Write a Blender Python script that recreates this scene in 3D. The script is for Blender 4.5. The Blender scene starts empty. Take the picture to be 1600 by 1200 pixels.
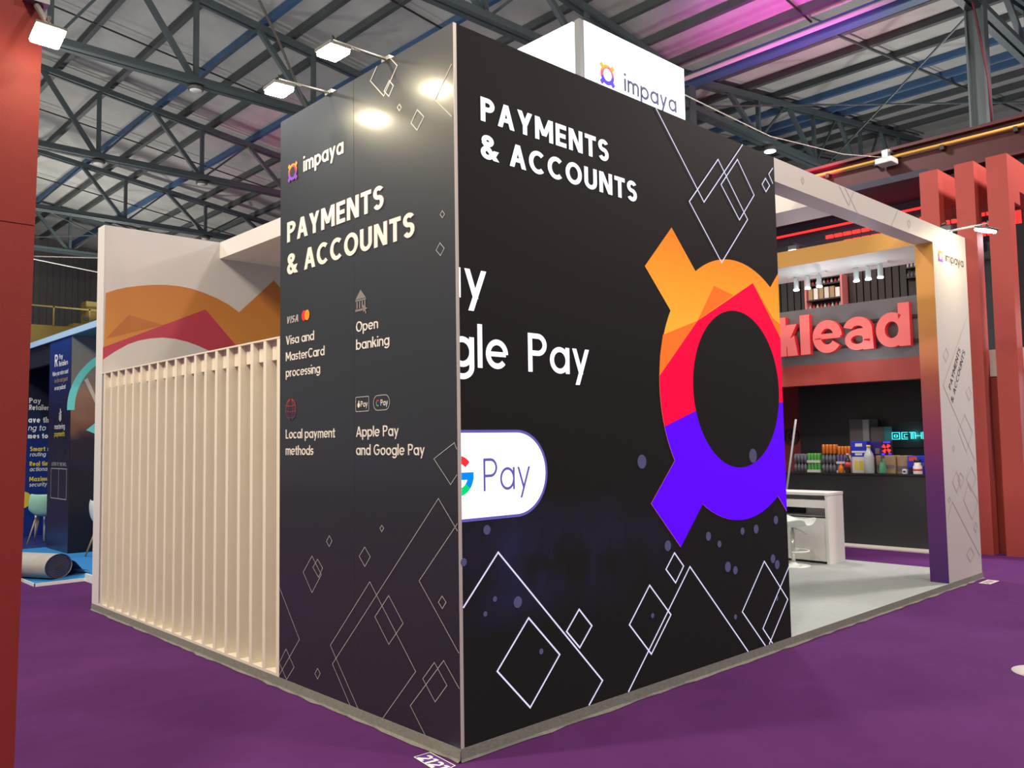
import bpy, bmesh, math, random
from mathutils import Vector, Matrix
random.seed(7)
sc = bpy.context.scene
COL = sc.collection
PI = math.pi

# ------------------------------------------------------------------ camera
cam_d = bpy.data.cameras.new('camera'); cam = bpy.data.objects.new('camera', cam_d); COL.objects.link(cam)
def cam_axes(a, b, c):
    f = Vector((math.sin(a)*math.cos(b), math.cos(a)*math.cos(b), math.sin(b)))
    r = Vector((math.cos(a), -math.sin(a), 0)); u = r.cross(f)
    return r*math.cos(c)+u*math.sin(c), u*math.cos(c)-r*math.sin(c), f
_r, _u, _f = cam_axes(0.7559, 0.06675, -0.01547)
cam.matrix_world = Matrix(((_r.x, _u.x, -_f.x, -2.906), (_r.y, _u.y, -_f.y, -3.5167), (_r.z, _u.z, -_f.z, 1.6785), (0, 0, 0, 1)))
cam_d.sensor_fit = 'HORIZONTAL'; cam_d.sensor_width = 36.0; cam_d.lens = 36.0*1322.7/1600
cam_d.clip_end = 200; cam_d.clip_start = 0.05
sc.camera = cam

# ------------------------------------------------------------------ world, hall lamps and added fill lights, exposure
w = bpy.data.worlds.new('hall_world'); sc.world = w; w.use_nodes = True
w.node_tree.nodes['Background'].inputs[0].default_value = (0.93, 0.93, 1.0, 1)
w.node_tree.nodes['Background'].inputs[1].default_value = 0.30
sc.view_settings.view_transform = 'Standard'; sc.view_settings.look = 'None'
sc.view_settings.exposure = 0.0; sc.view_settings.gamma = 1.0; sc.view_settings.use_curve_mapping = False

def light(name, kind, loc, energy, color=(1, 1, 1), aim=None, size=0.5, spot=60, blend=0.5):
    d = bpy.data.lights.new(name, kind); d.energy = energy; d.color = color
    if kind == 'AREA': d.size = size; d.shape = 'DISK'
    elif kind == 'SPOT': d.spot_size = math.radians(spot); d.spot_blend = blend; d.shadow_soft_size = size
    else: d.shadow_soft_size = size
    o = bpy.data.objects.new(name, d); COL.objects.link(o); o.location = loc
    if aim is not None:
        o.rotation_euler = (Vector(aim)-Vector(loc)).to_track_quat('-Z', 'Y').to_euler()
    return o
WARM = (1.0, 0.86, 0.66)
light('unseen_hall_lamp', 'AREA', (-6.5, 3.5, 8.6), 820, WARM, (-0.8, 2.2, 0.5), 0.8)
light('unseen_hall_lamp', 'AREA', (-5.0, -3.4, 8.7), 520, WARM, (-0.9, 2.5, 0.5), 1.0)  # added out of view to light the slat sides
light('unseen_hall_lamp', 'AREA', (3.5, -7.0, 8.8), 520, (1, 0.85, 0.68), (5.5, -1.0, 0.0), 0.8)
light('unseen_hall_lamp', 'AREA', (11.5, -1.6, 8.9), 700, (1, 0.86, 0.80), (7.8, -2.2, 0.0), 0.8)  # added out of view to brighten the floor on the right
light('unseen_hall_lamp', 'AREA', (8.9, 4.5, 8.9), 420, (1, 0.9, 0.85), (9.0, 3.5, 0.0), 0.8)
light('unseen_hall_lamp', 'AREA', (-2.0, 12.0, 8.9), 420, (0.95, 0.98, 1.0), (0.0, 11.0, 0.0), 0.8)
# upward fill lights added above the stands to brighten the roof
for _p, _e in (((-4.5, 5.0, 4.6), 430), ((3.2, 11.5, 4.2), 420), ((5.6, 3.2, 4.3), 250), ((16.5, 3.0, 5.6), 800), ((20.5, 6.0, 5.0), 500), ((3.0, 20.0, 4.5), 750), ((-4.0, 14.0, 4.5), 400), ((4.5, -5.5, 4.5), 350), ((7.0, 28.0, 6.0), 700)):
    light('roof_fill_spot', 'SPOT', _p, _e*0.66, (1.0, 0.97, 0.92), (_p[0]+.01, _p[1], 20), 0.25, 165, 0.6)
light('far_wall_fill', 'POINT', (3.5, 27.0, 6.8), 420, (1, .95, .82), size=.3)  # fill light added to lift the far end wall and crane
# coloured stage uplights of the red stand, thrown on the roof
light('magenta_uplight', 'SPOT', (10.8, 2.4, 6.2), 1100, (0.82, 0.04, 0.80), (11.9, 4.2, 9.9), 0.1, 60, 1.0)
light('pink_uplight', 'SPOT', (11.2, 3.4, 6.0), 480, (1.0, 0.06, 0.22), (13.2, 4.9, 9.8), 0.1, 75, 1.0)
light('pink_uplight', 'SPOT', (9.6, 14.0, 6.0), 500, (1.0, 0.10, 0.42), (10.2, 17.5, 10), 0.1, 85, 1.0)

# ------------------------------------------------------------------ materials
def mat(name, col, rough=0.6, metal=0.0, emit=None, estr=0.0, noise=0.0, nscale=40.0, bump=0.0, bscale=None, spec=None, coat=0.0):
    m = bpy.data.materials.new(name); m.use_nodes = True
    nt = m.node_tree; b = nt.nodes['Principled BSDF']
    b.inputs['Base Color'].default_value = (*col, 1); b.inputs['Roughness'].default_value = rough
    b.inputs['Metallic'].default_value = metal
    if spec is not None: b.inputs['Specular IOR Level'].default_value = spec
    if coat: b.inputs['Coat Weight'].default_value = coat; b.inputs['Coat Roughness'].default_value = 0.17
    if emit is not None:
        b.inputs['Emission Color'].default_value = (*emit, 1); b.inputs['Emission Strength'].default_value = estr
    tc = nt.nodes.new('ShaderNodeTexCoord')
    if noise:
        n = nt.nodes.new('ShaderNodeTexNoise'); n.inputs['Scale'].default_value = nscale; n.inputs['Detail'].default_value = 5
        nt.links.new(tc.outputs['Object'], n.inputs['Vector'])
        mx = nt.nodes.new('ShaderNodeMix'); mx.data_type = 'RGBA'
        mx.inputs['A'].default_value = (*[max(0, c*(1-noise)) for c in col], 1); mx.inputs['B'].default_value = (*[min(1, c*(1+noise)) for c in col], 1)
        nt.links.new(n.outputs['Fac'], mx.inputs['Factor']); nt.links.new(mx.outputs['Result'], b.inputs['Base Color'])
    if bump:
        n2 = nt.nodes.new('ShaderNodeTexNoise'); n2.inputs['Scale'].default_value = bscale or nscale; n2.inputs['Detail'].default_value = 6
        nt.links.new(tc.outputs['Object'], n2.inputs['Vector'])
        bp = nt.nodes.new('ShaderNodeBump'); bp.inputs['Strength'].default_value = bump; bp.inputs['Distance'].default_value = 0.01
        nt.links.new(n2.outputs['Fac'], bp.inputs['Height']); nt.links.new(bp.outputs['Normal'], b.inputs['Normal'])
    return m

def grad_mat(name, axis, stops, rough=0.5, emit=0.0, lo=0.0, hi=1.0):
    """a print / screen image that fades along one world axis (object origin at world origin)"""
    m = bpy.data.materials.new(name); m.use_nodes = True; nt = m.node_tree; b = nt.nodes['Principled BSDF']
    tc = nt.nodes.new('ShaderNodeTexCoord'); sp = nt.nodes.new('ShaderNodeSeparateXYZ'); nt.links.new(tc.outputs['Object'], sp.inputs[0])
    mr = nt.nodes.new('ShaderNodeMapRange'); mr.inputs['From Min'].default_value = lo; mr.inputs['From Max'].default_value = hi
    nt.links.new(sp.outputs[axis], mr.inputs['Value'])
    cr = nt.nodes.new('ShaderNodeValToRGB'); els = cr.color_ramp.elements
    while len(els) < len(stops): els.new(0.5)
    for e, (p, c) in zip(els, stops): e.position = p; e.color = (*c, 1)
    nt.links.new(mr.outputs[0], cr.inputs[0])
    b.inputs['Roughness'].default_value = rough
    if emit:
        b.inputs['Base Color'].default_value = (0.002, 0.002, 0.002, 1); b.inputs['Specular IOR Level'].default_value = 0.05
        nt.links.new(cr.outputs[0], b.inputs['Emission Color']); b.inputs['Emission Strength'].default_value = emit
    else: nt.links.new(cr.outputs[0], b.inputs['Base Color'])
    return m

def s2l(r, g, b):
    f = lambda v: (v/255/12.92) if v <= 10 else ((v/255+0.055)/1.055)**2.4
    return (f(r), f(g), f(b))

M = {}
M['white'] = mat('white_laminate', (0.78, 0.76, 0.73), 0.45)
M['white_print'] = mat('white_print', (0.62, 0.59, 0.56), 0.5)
M['slat'] = mat('cream_slat_paint', (0.80, 0.74, 0.62), 0.5, noise=0.04, nscale=6)
M['vinyl'] = mat('charcoal_vinyl', (0.016, 0.019, 0.024), 0.42, spec=0.55, coat=0.55, noise=0.12, nscale=1.2, bump=0.02, bscale=9)
M['vinyl_letter'] = mat('cream_letter', (0.82, 0.78, 0.72), 0.45)
M['vinyl_line'] = mat('grey_line_print', (0.42, 0.40, 0.40), 0.45)
M['icon_grey'] = mat('icon_grey', (0.22, 0.20, 0.20), 0.5)
M['led_black'] = mat('led_black', (0.006, 0.0055, 0.0055), 0.65, spec=0.14, emit=(0.62, 0.5, 0.5), estr=0.010, bump=0.05, bscale=300)
def led_screen_mat():
    m = M['led_black']; nt = m.node_tree; b = nt.nodes['Principled BSDF']
    tc = nt.nodes.new('ShaderNodeTexCoord'); n = nt.nodes.new('ShaderNodeTexNoise'); n.inputs['Scale'].default_value = 1.7; n.inputs['Detail'].default_value = 4
    nt.links.new(tc.outputs['Object'], n.inputs['Vector'])
    sp = nt.nodes.new('ShaderNodeSeparateXYZ'); nt.links.new(tc.outputs['Object'], sp.inputs[0])
    def band(out, c, hw):
        a = nt.nodes.new('ShaderNodeMath'); a.operation = 'SUBTRACT'; nt.links.new(out, a.inputs[0]); a.inputs[1].default_value = c
        q = nt.nodes.new('ShaderNodeMath'); q.operation = 'ABSOLUTE'; nt.links.new(a.outputs[0], q.inputs[0])
        r = nt.nodes.new('ShaderNodeMapRange'); r.inputs['From Min'].default_value = hw; r.inputs['From Max'].default_value = hw*.2; nt.links.new(q.outputs[0], r.inputs['Value'])
        return r.outputs[0]
    mu = nt.nodes.new('ShaderNodeMath'); mu.operation = 'MULTIPLY'; nt.links.new(band(sp.outputs[0], .7, 1.3), mu.inputs[0]); nt.links.new(band(sp.outputs[2], .98, .38), mu.inputs[1])
    rm = nt.nodes.new('ShaderNodeMapRange'); rm.inputs['From Min'].default_value = .35; rm.inputs['From Max'].default_value = .75; nt.links.new(n.outputs['Fac'], rm.inputs['Value'])
    m2 = nt.nodes.new('ShaderNodeMath'); m2.operation = 'MULTIPLY'; nt.links.new(mu.outputs[0], m2.inputs[0]); nt.links.new(rm.outputs[0], m2.inputs[1])
    mx = nt.nodes.new('ShaderNodeMix'); mx.data_type = 'RGBA'; mx.inputs['A'].default_value = (.0062, .005, .005, 1); mx.inputs['B'].default_value = (.020, .019, .075, 1)
    nt.links.new(m2.outputs[0], mx.inputs['Factor']); nt.links.new(mx.outputs['Result'], b.inputs['Emission Color']); b.inputs['Emission Strength'].default_value = 1.0
led_screen_mat()
M['led_white'] = mat('led_white', (0.002, 0.002, 0.002), 0.7, spec=0.05, emit=(0.95, 0.93, 1.0), estr=1.5)
M['led_line'] = mat('led_line', (0.002, 0.002, 0.002), 0.7, spec=0.05, emit=(0.80, 0.74, 1.0), estr=1.05)
M['led_red'] = mat('led_red', (0.002, 0.002, 0.002), 0.7, spec=0.05, emit=(1.0, 0.002, 0.055), estr=1.0)
M['led_purple'] = mat('led_purple', (0.002, 0.002, 0.002), 0.7, spec=0.05, emit=(0.12, 0.001, 1.0), estr=1.0)
M['led_dark_orange'] = mat('led_dark_orange', (0.002, 0.002, 0.002), 0.7, spec=0.05, emit=(1.0, 0.19, 0.024), estr=1.0)
M['led_orange'] = grad_mat('led_orange', 2, [(0, (1.0, 0.50, 0.05)), (0.55, (1.0, 0.36, 0.03)), (1, (1.0, 0.22, 0.02))], 0.6, 1.0, 2.3, 3.2)
M['led_bokeh'] = mat('led_bokeh', (0.002, 0.002, 0.002), 0.7, spec=0.05, emit=(0.14, 0.12, 0.26), estr=0.60)
M['led_haze'] = mat('led_haze', (0.002, 0.002, 0.002), 0.7, spec=0.05, emit=(0.05, 0.05, 0.11), estr=0.5)
M['pill_blue'] = mat('pill_blue', (0.002, 0.002, 0.002), 0.7, spec=0.05, emit=(0.13, 0.11, 0.45), estr=1.0)
M['g_red'] = mat('g_red', (0.002, 0.002, 0.002), 0.7, spec=0.05, emit=(1.0, 0.03, 0.04), estr=1.0)
M['g_blue'] = mat('g_blue', (0.002, 0.002, 0.002), 0.7, spec=0.05, emit=(0.0, 0.28, 0.95), estr=1.0)
M['g_green'] = mat('g_green', (0.002, 0.002, 0.002), 0.7, spec=0.05, emit=(0.0, 0.75, 0.2), estr=1.0)
M['trim'] = mat('aluminium_trim', (0.62, 0.58, 0.55), 0.4, metal=0.2)
M['plinth'] = mat('plinth_carpet_grey', (0.20, 0.20, 0.175), 0.9, noise=0.25, nscale=30, bump=0.3, bscale=60)
M['grey_carpet'] = mat('grey_carpet', (0.35, 0.385, 0.375), 0.95, noise=0.12, nscale=18, bump=0.3, bscale=200)
M['p_orange'] = grad_mat('print_orange', 2, [(0, (0.52, 0.225, 0.040)), (1, (0.44, 0.150, 0.028))], 0.5, 0, 2.6, 3.5)
M['mural_white'] = mat('mural_white_print', (0.52, 0.495, 0.50), 0.5)
M['p_dark_orange'] = mat('print_dark_orange', (0.40, 0.125, 0.028), 0.5)
M['p_red'] = mat('print_red', (0.40, 0.035, 0.07), 0.5)
M['p_purple'] = mat('print_purple', (0.12, 0.03, 0.28), 0.5)
M['p_fade'] = grad_mat('print_orange_to_purple', 2, [(0, (0.07, 0.018, 0.16)), (0.28, (0.13, 0.02, 0.17)), (0.45, (0.30, 0.035, 0.11)), (0.60, (0.42, 0.10, 0.06)), (0.78, (0.60, 0.26, 0.05)), (1, (0.68, 0.32, 0.05))], 0.5, 0, 0.07, 3.8)
M['logo_fade'] = None
M['faint'] = mat('faint_grey_print', (0.46, 0.43, 0.36), 0.5)
M['ink'] = mat('dark_ink', (0.03, 0.028, 0.03), 0.5)
M['navy_ink'] = mat('navy_ink', (0.02, 0.025, 0.08), 0.5)
M['lightbox'] = mat('lightbox_fabric', (0.8, 0.85, 0.9), 0.6, emit=(0.86, 0.97, 1.0), estr=1.05)
M['steel'] = mat('steel_post', (0.30, 0.32, 0.34), 0.4, metal=0.6)
M['chrome'] = mat('brushed_arm', (0.62, 0.62, 0.60), 0.3, metal=0.8)
M['lamp_body'] = mat('lamp_body', (0.10, 0.10, 0.10), 0.5)
M['lamp_warm'] = mat('lamp_warm', (1, 1, 1), 0.5, emit=(1.0, 0.86, 0.56), estr=105)
M['lamp_cool'] = mat('lamp_cool', (1, 1, 1), 0.5, emit=(0.85, 0.97, 1.0), estr=14)
M['red'] = mat('red_stand_paint', (0.40, 0.055, 0.042), 0.6, noise=0.06, nscale=3, bump=0.03, bscale=60)
M['red_near'] = mat('red_panel_paint', (0.25, 0.019, 0.013), 0.65, noise=0.08, nscale=14, bump=0.06, bscale=120)
M['red_dark'] = mat('dark_red_wall', (0.22, 0.022, 0.022), 0.6)
M['black'] = mat('black_panel', (0.014, 0.014, 0.016), 0.35)
M['black_matt'] = mat('black_matt', (0.022, 0.022, 0.024), 0.6)
M['grey_clad'] = mat('grey_cladding', (0.13, 0.125, 0.135), 0.5)
M['navy'] = mat('navy_canopy', (0.02, 0.022, 0.045), 0.6)
M['wood_dark'] = mat('dark_timber', (0.026, 0.020, 0.020), 0.5, noise=0.4, nscale=4)
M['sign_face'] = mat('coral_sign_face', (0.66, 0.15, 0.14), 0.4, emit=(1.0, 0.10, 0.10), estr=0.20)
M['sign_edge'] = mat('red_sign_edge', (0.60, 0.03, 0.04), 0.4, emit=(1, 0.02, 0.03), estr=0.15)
M['neon_red'] = mat('neon_red', (0.3, 0, 0), 0.5, emit=(1.0, 0.035, 0.03), estr=1.6)
M['neon_cyan'] = mat('neon_cyan', (0.0, 0.3, 0.3), 0.5, emit=(0.08, 0.85, 0.9), estr=1.3)
M['neon_blue'] = mat('neon_blue', (0.0, 0.0, 0.3), 0.5, emit=(0.10, 0.03, 1.0), estr=1.4)
M['truss'] = mat('grey_green_steel', (0.085, 0.115, 0.125), 0.55, metal=0.1, noise=0.2, nscale=3)
M['truss_blue'] = mat('blue_steel', (0.055, 0.13, 0.26), 0.55, metal=0.1, noise=0.2, nscale=3)
M['purlin'] = mat('dark_purlin', (0.075, 0.09, 0.09), 0.6, noise=0.2, nscale=3)
M['pipe'] = mat('pale_pipe', (0.5, 0.5, 0.5), 0.5)
M['girder_red'] = mat('girder_red', (0.062, 0.008, 0.010), 0.6, noise=0.25, nscale=2)
M['yellow_bar'] = mat('yellow_rail', (0.52, 0.30, 0.05), 0.55)
M['crane_yellow'] = mat('crane_yellow', (0.17, 0.125, 0.025), 0.6, noise=0.2, nscale=1.5)
M['cable'] = mat('black_cable', (0.02, 0.018, 0.018), 0.6)
M['cable_red'] = mat('red_cable', (0.10, 0.01, 0.02), 0.6)
M['rope'] = mat('pale_rope', (0.62, 0.58, 0.55), 0.7)
M['blue_wall'] = mat('blue_graphic', (0.008, 0.022, 0.16), 0.45)
M['blue_light'] = mat('sky_blue_edge', (0.42, 0.66, 0.90), 0.5)
M['teal'] = mat('teal_soffit', (0.06, 0.32, 0.33), 0.5)
M['cyan'] = mat('cyan_arc', (0.18, 0.82, 0.80), 0.5)
M['blue_carpet'] = mat('blue_carpet', (0.02, 0.22, 0.55), 0.95, noise=0.2, nscale=12, bump=0.2, bscale=150)
M['mint'] = mat('mint_plastic', (0.36, 0.68, 0.52), 0.4)
M['chair_white'] = mat('white_plastic', (0.74, 0.80, 0.78), 0.35)
M['leg_wood'] = mat('beech_leg', (0.34, 0.26, 0.15), 0.5)
M['roll_out'] = mat('carpet_underlay', (0.40, 0.39, 0.36), 0.9, noise=0.15, nscale=9)
M['roll_end'] = mat('carpet_pile_blue', (0.05, 0.05, 0.11), 0.95)
M['roll_core'] = mat('cardboard_core', (0.10, 0.05, 0.035), 0.9)
M['yellow'] = mat('yellow_print', (0.80, 0.62, 0.06), 0.5)
M['text_white'] = mat('white_text', (0.85, 0.87, 0.88), 0.5)
M['can_orange'] = mat('orange_can', (0.70, 0.20, 0.03), 0.3, metal=0.3)
M['can_silver'] = mat('silver_can', (0.6, 0.6, 0.6), 0.3, metal=0.8)
M['green_can'] = mat('green_bottle_label', (0.10, 0.42, 0.08), 0.4)
M['grey_can'] = mat('grey_bottle', (0.16, 0.17, 0.20), 0.3)
M['purple_can'] = mat('purple_bottle', (0.14, 0.10, 0.28), 0.35)
M['pack_white'] = mat('white_carton', (0.72, 0.70, 0.68), 0.5)
M['box_blue'] = mat('blue_box', (0.015, 0.03, 0.50), 0.4)
M['box_navy'] = mat('navy_box', (0.02, 0.012, 0.16), 0.4)
M['card'] = mat('cardboard', (0.36, 0.24, 0.13), 0.85, noise=0.1, nscale=12)
M['card_grey'] = mat('cardboard_band', (0.16, 0.13, 0.15), 0.8)
M['juice'] = mat('orange_juice', (0.80, 0.22, 0.01), 0.2)
M['cola'] = mat('cola', (0.03, 0.012, 0.010), 0.15)
M['label_red'] = mat('red_label', (0.62, 0.06, 0.06), 0.4)
M['bottle_clear'] = mat('pale_bottle', (0.50, 0.52, 0.54), 0.2)
M['spray_green'] = mat('green_spray', (0.08, 0.32, 0.16), 0.25)

def carpet():
    m = bpy.data.materials.new('purple_carpet'); m.use_nodes = True; nt = m.node_tree; b = nt.nodes['Principled BSDF']
    b.inputs['Roughness'].default_value = 0.95; b.inputs['Specular IOR Level'].default_value = 0.15
    tc = nt.nodes.new('ShaderNodeTexCoord')
    n = nt.nodes.new('ShaderNodeTexNoise'); n.inputs['Scale'].default_value = 1.1; n.inputs['Detail'].default_value = 6; n.inputs['Roughness'].default_value = 0.65
    nt.links.new(tc.outputs['Object'], n.inputs['Vector'])
    cr = nt.nodes.new('ShaderNodeValToRGB'); e = cr.color_ramp.elements
    e[0].position = 0.3; e[0].color = (0.080, 0.017, 0.108, 1); e[1].position = 0.72; e[1].color = (0.108, 0.025, 0.140, 1)
    nt.links.new(n.outputs['Fac'], cr.inputs[0]); nt.links.new(cr.outputs[0], b.inputs['Base Color'])
    mp = nt.nodes.new('ShaderNodeMapping'); mp.inputs['Rotation'].default_value = (0, 0, 0.5); mp.inputs['Scale'].default_value = (0.5, 2.6, 1)
    nt.links.new(tc.outputs['Object'], mp.inputs[0])
    n2 = nt.nodes.new('ShaderNodeTexNoise'); n2.inputs['Scale'].default_value = 1.6; n2.inputs['Detail'].default_value = 3
    nt.links.new(mp.outputs[0], n2.inputs['Vector'])
    b1 = nt.nodes.new('ShaderNodeBump'); b1.inputs['Strength'].default_value = 0.55; b1.inputs['Distance'].default_value = 0.04
    nt.links.new(n2.outputs['Fac'], b1.inputs['Height'])
    n3 = nt.nodes.new('ShaderNodeTexNoise'); n3.inputs['Scale'].default_value = 260
    nt.links.new(tc.outputs['Object'], n3.inputs['Vector'])
    b2 = nt.nodes.new('ShaderNodeBump'); b2.inputs['Strength'].default_value = 0.35; b2.inputs['Distance'].default_value = 0.004
    nt.links.new(n3.outputs['Fac'], b2.inputs['Height']); nt.links.new(b1.outputs['Normal'], b2.inputs['Normal']); nt.links.new(b2.outputs['Normal'], b.inputs['Normal'])
    return m
M['carpet'] = carpet()

def roof_mat():
    m = bpy.data.materials.new('roof_sheet'); m.use_nodes = True; nt = m.node_tree; b = nt.nodes['Principled BSDF']
    b.inputs['Roughness'].default_value = 0.7
    tc = nt.nodes.new('ShaderNodeTexCoord')
    n = nt.nodes.new('ShaderNodeTexNoise'); n.inputs['Scale'].default_value = 0.7; n.inputs['Detail'].default_value = 7; n.inputs['Roughness'].default_value = 0.7
    nt.links.new(tc.outputs['Object'], n.inputs['Vector'])
    cr = nt.nodes.new('ShaderNodeValToRGB'); e = cr.color_ramp.elements
    e[0].position = 0.3; e[0].color = (0.40, 0.41, 0.39, 1); e[1].position = 0.7; e[1].color = (0.56, 0.57, 0.55, 1)
    nt.links.new(n.outputs['Fac'], cr.inputs[0]); nt.links.new(cr.outputs[0], b.inputs['Base Color'])
    return m
M['roof'] = roof_mat()

def photo_mat():
    """blurred printed photograph on the blue stand"""
    m = bpy.data.materials.new('blurred_photo_print'); m.use_nodes = True; nt = m.node_tree; b = nt.nodes['Principled BSDF']
    b.inputs['Roughness'].default_value = 0.4
    tc = nt.nodes.new('ShaderNodeTexCoord'); sp = nt.nodes.new('ShaderNodeSeparateXYZ')
    n = nt.nodes.new('ShaderNodeTexNoise'); n.inputs['Scale'].default_value = 2.2; n.inputs['Detail'].default_value = 2
    nt.links.new(tc.outputs['Object'], n.inputs['Vector']); nt.links.new(tc.outputs['Object'], sp.inputs[0])
    ad = nt.nodes.new('ShaderNodeMath'); ad.operation = 'MULTIPLY_ADD'; ad.inputs[1].default_value = 0.55
    nt.links.new(n.outputs['Fac'], ad.inputs[0]); nt.links.new(sp.outputs[2], ad.inputs[2])
    mr = nt.nodes.new('ShaderNodeMapRange'); mr.inputs['From Min'].default_value = 0.3; mr.inputs['From Max'].default_value = 3.7
    nt.links.new(ad.outputs[0], mr.inputs['Value'])
    cr = nt.nodes.new('ShaderNodeValToRGB'); els = cr.color_ramp.elements
    st = [(0, (0.006, 0.006, 0.01)), (0.25, (0.012, 0.011, 0.02)), (0.52, (0.03, 0.02, 0.04)), (0.58, (0.20, 0.09, 0.06)), (0.72, (0.34, 0.19, 0.13)), (0.80, (0.26, 0.24, 0.22)), (1, (0.22, 0.27, 0.28))]
    while len(els) < len(st): els.new(0.5)
    for e, (p, c) in zip(els, st): e.position = p; e.color = (*c, 1)
    nt.links.new(mr.outputs[0], cr.inputs[0]); nt.links.new(cr.outputs[0], b.inputs['Base Color'])
    return m
M['photo'] = photo_mat()
M['column_print'] = grad_mat('blue_column_print', 2, [(0, (0.018, 0.02, 0.05)), (0.3, (0.035, 0.03, 0.05)), (0.62, (0.012, 0.010, 0.03)), (0.75, (0.012, 0.018, 0.10)), (1, (0.012, 0.045, 0.26))], 0.3, 0, 0.0, 3.5)
M['side_print'] = grad_mat('blue_side_print', 2, [(0, (0.006, 0.03, 0.24)), (0.45, (0.006, 0.03, 0.20)), (0.66, (0.01, 0.02, 0.07)), (0.80, (0.012, 0.02, 0.045)), (1, (0.006, 0.008, 0.022))], 0.4, 0, 0.0, 3.5)

# ------------------------------------------------------------------ mesh builder
class MB:
    def __init__(s): s.v = []; s.f = []; s.sm = []
    def add(s, vs, fs, smooth=False):
        o = len(s.v); s.v += [tuple(p) for p in vs]; s.f += [tuple(i+o for i in f) for f in fs]; s.sm += [smooth]*len(fs); return s
    def box(s, x0, y0, z0, x1, y1, z1):
        x0, x1 = min(x0, x1), max(x0, x1); y0, y1 = min(y0, y1), max(y0, y1); z0, z1 = min(z0, z1), max(z0, z1)
        return s.add([(x0, y0, z0), (x1, y0, z0), (x1, y1, z0), (x0, y1, z0), (x0, y0, z1), (x1, y0, z1), (x1, y1, z1), (x0, y1, z1)],
                     [(3, 2, 1, 0), (4, 5, 6, 7), (0, 1, 5, 4), (1, 2, 6, 5), (2, 3, 7, 6), (3, 0, 4, 7)])
    def bar(s, a, b, w, h=None, up=(0, 0, 1)):
        """rectangular bar from a to b, w wide and h high"""
        a, b = Vector(a), Vector(b); d = (b-a).normalized(); upv = Vector(up)
        if abs(d.dot(upv)) > 0.98: upv = Vector((1, 0, 0))
        sd = d.cross(upv).normalized(); u = sd.cross(d); h = h or w
        P = []
        for p in (a, b):
            for i, j in ((-1, -1), (1, -1), (1, 1), (-1, 1)): P.append(p+sd*(i*w/2)+u*(j*h/2))
        return s.add(P, [(0, 1, 2, 3), (7, 6, 5, 4), (0, 4, 5, 1), (1, 5, 6, 2), (2, 6, 7, 3), (3, 7, 4, 0)])
    def lathe(s, prof, n=20, base=(0, 0, 0), axis=(0, 0, 1)):
        """prof: list of (radius, height)"""
        q = Vector((0, 0, 1)).rotation_difference(Vector(axis)); base = Vector(base); P = []; F = []
        for r, z in prof:
            for k in range(n): P.append(base+q @ Vector((r*math.cos(2*PI*k/n), r*math.sin(2*PI*k/n), z)))
        for i in range(len(prof)-1):
            for k in range(n): F.append((i*n+k, i*n+(k+1) % n, (i+1)*n+(k+1) % n, (i+1)*n+k))
        s.add(P, F, True)
        for i, fl in ((0, True), (len(prof)-1, False)):
            if prof[i][0] > 1e-4:
                idx = list(range(i*n, i*n+n)); idx = idx[::-1] if fl else idx
                o = len(s.v)-len(P); s.f.append(tuple(o+k for k in idx)); s.sm.append(False)
        return s
    def tube(s, pts, r, n=8):
        pts = [Vector(p) for p in pts]; P = []; F = []
        for i, p in enumerate(pts):
            d = (pts[min(i+1, len(pts)-1)]-pts[max(i-1, 0)]).normalized()
            a = d.cross(Vector((0, 0, 1)) if abs(d.z) < 0.95 else Vector((1, 0, 0))).normalized(); b = d.cross(a)
            rr = r[i] if isinstance(r, (list, tuple)) else r
            for k in range(n): P.append(p+a*(rr*math.cos(2*PI*k/n))+b*(rr*math.sin(2*PI*k/n)))
        for i in range(len(pts)-1):
            for k in range(n): F.append((i*n+k, i*n+(k+1) % n, (i+1)*n+(k+1) % n, (i+1)*n+k))
        F2 = [tuple(range(n))[::-1], tuple(range((len(pts)-1)*n, len(pts)*n))]
        s.add(P, F, True); o = len(s.v)-len(P)
        for f in F2: s.f.append(tuple(o+k for k in f)); s.sm.append(False)
        return s
    def flat(s, polys, to3):
        for i, p in enumerate(polys):
            # each piece sits a hair above the one before, so overlapping strokes never coincide
            P = [Vector(to3(*q)) for q in p]; o = Vector(to3(0, 0)); nn = (Vector(to3(1, 0))-o).cross(Vector(to3(0, 1))-o).normalized()*(1.5e-5*(i % 12))
            s.add([q+nn for q in P], [tuple(range(len(p)))])
        return s
    def solid(s, polys, to3, depth):
        """extruded polygons; to3(u, v, w)"""
        for i, p in enumerate(polys):
            n = len(p); dd = depth+2e-5*(i % 12)
            s.add([to3(u, v, 0) for u, v in p]+[to3(u, v, dd) for u, v in p],
                  [tuple(range(n)), tuple(range(2*n-1, n-1, -1))]+[(k, (k+1) % n, n+(k+1) % n, n+k) for k in range(n)])
        return s
    def build(s, name, m, parent=None, bevel=0.0, recalc=True):
        me = bpy.data.meshes.new(name); me.from_pydata(s.v, [], s.f); me.materials.append(M[m] if isinstance(m, str) else m)
        if recalc:
            bm = bmesh.new(); bm.from_mesh(me); bmesh.ops.recalc_face_normals(bm, faces=bm.faces); bm.to_mesh(me); bm.free()
        for p, k in zip(me.polygons, s.sm): p.use_smooth = k
        me.update()
        o = bpy.data.objects.new(name, me); COL.objects.link(o)
        if parent is not None:
            o.parent = parent
            if parent.location.length > 0: o.matrix_parent_inverse = Matrix.Translation(-parent.location)
        if bevel:
            md = o.modifiers.new('bevel', 'BEVEL'); md.width = bevel; md.segments = 2; md.limit_method = 'ANGLE'
        return o

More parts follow.
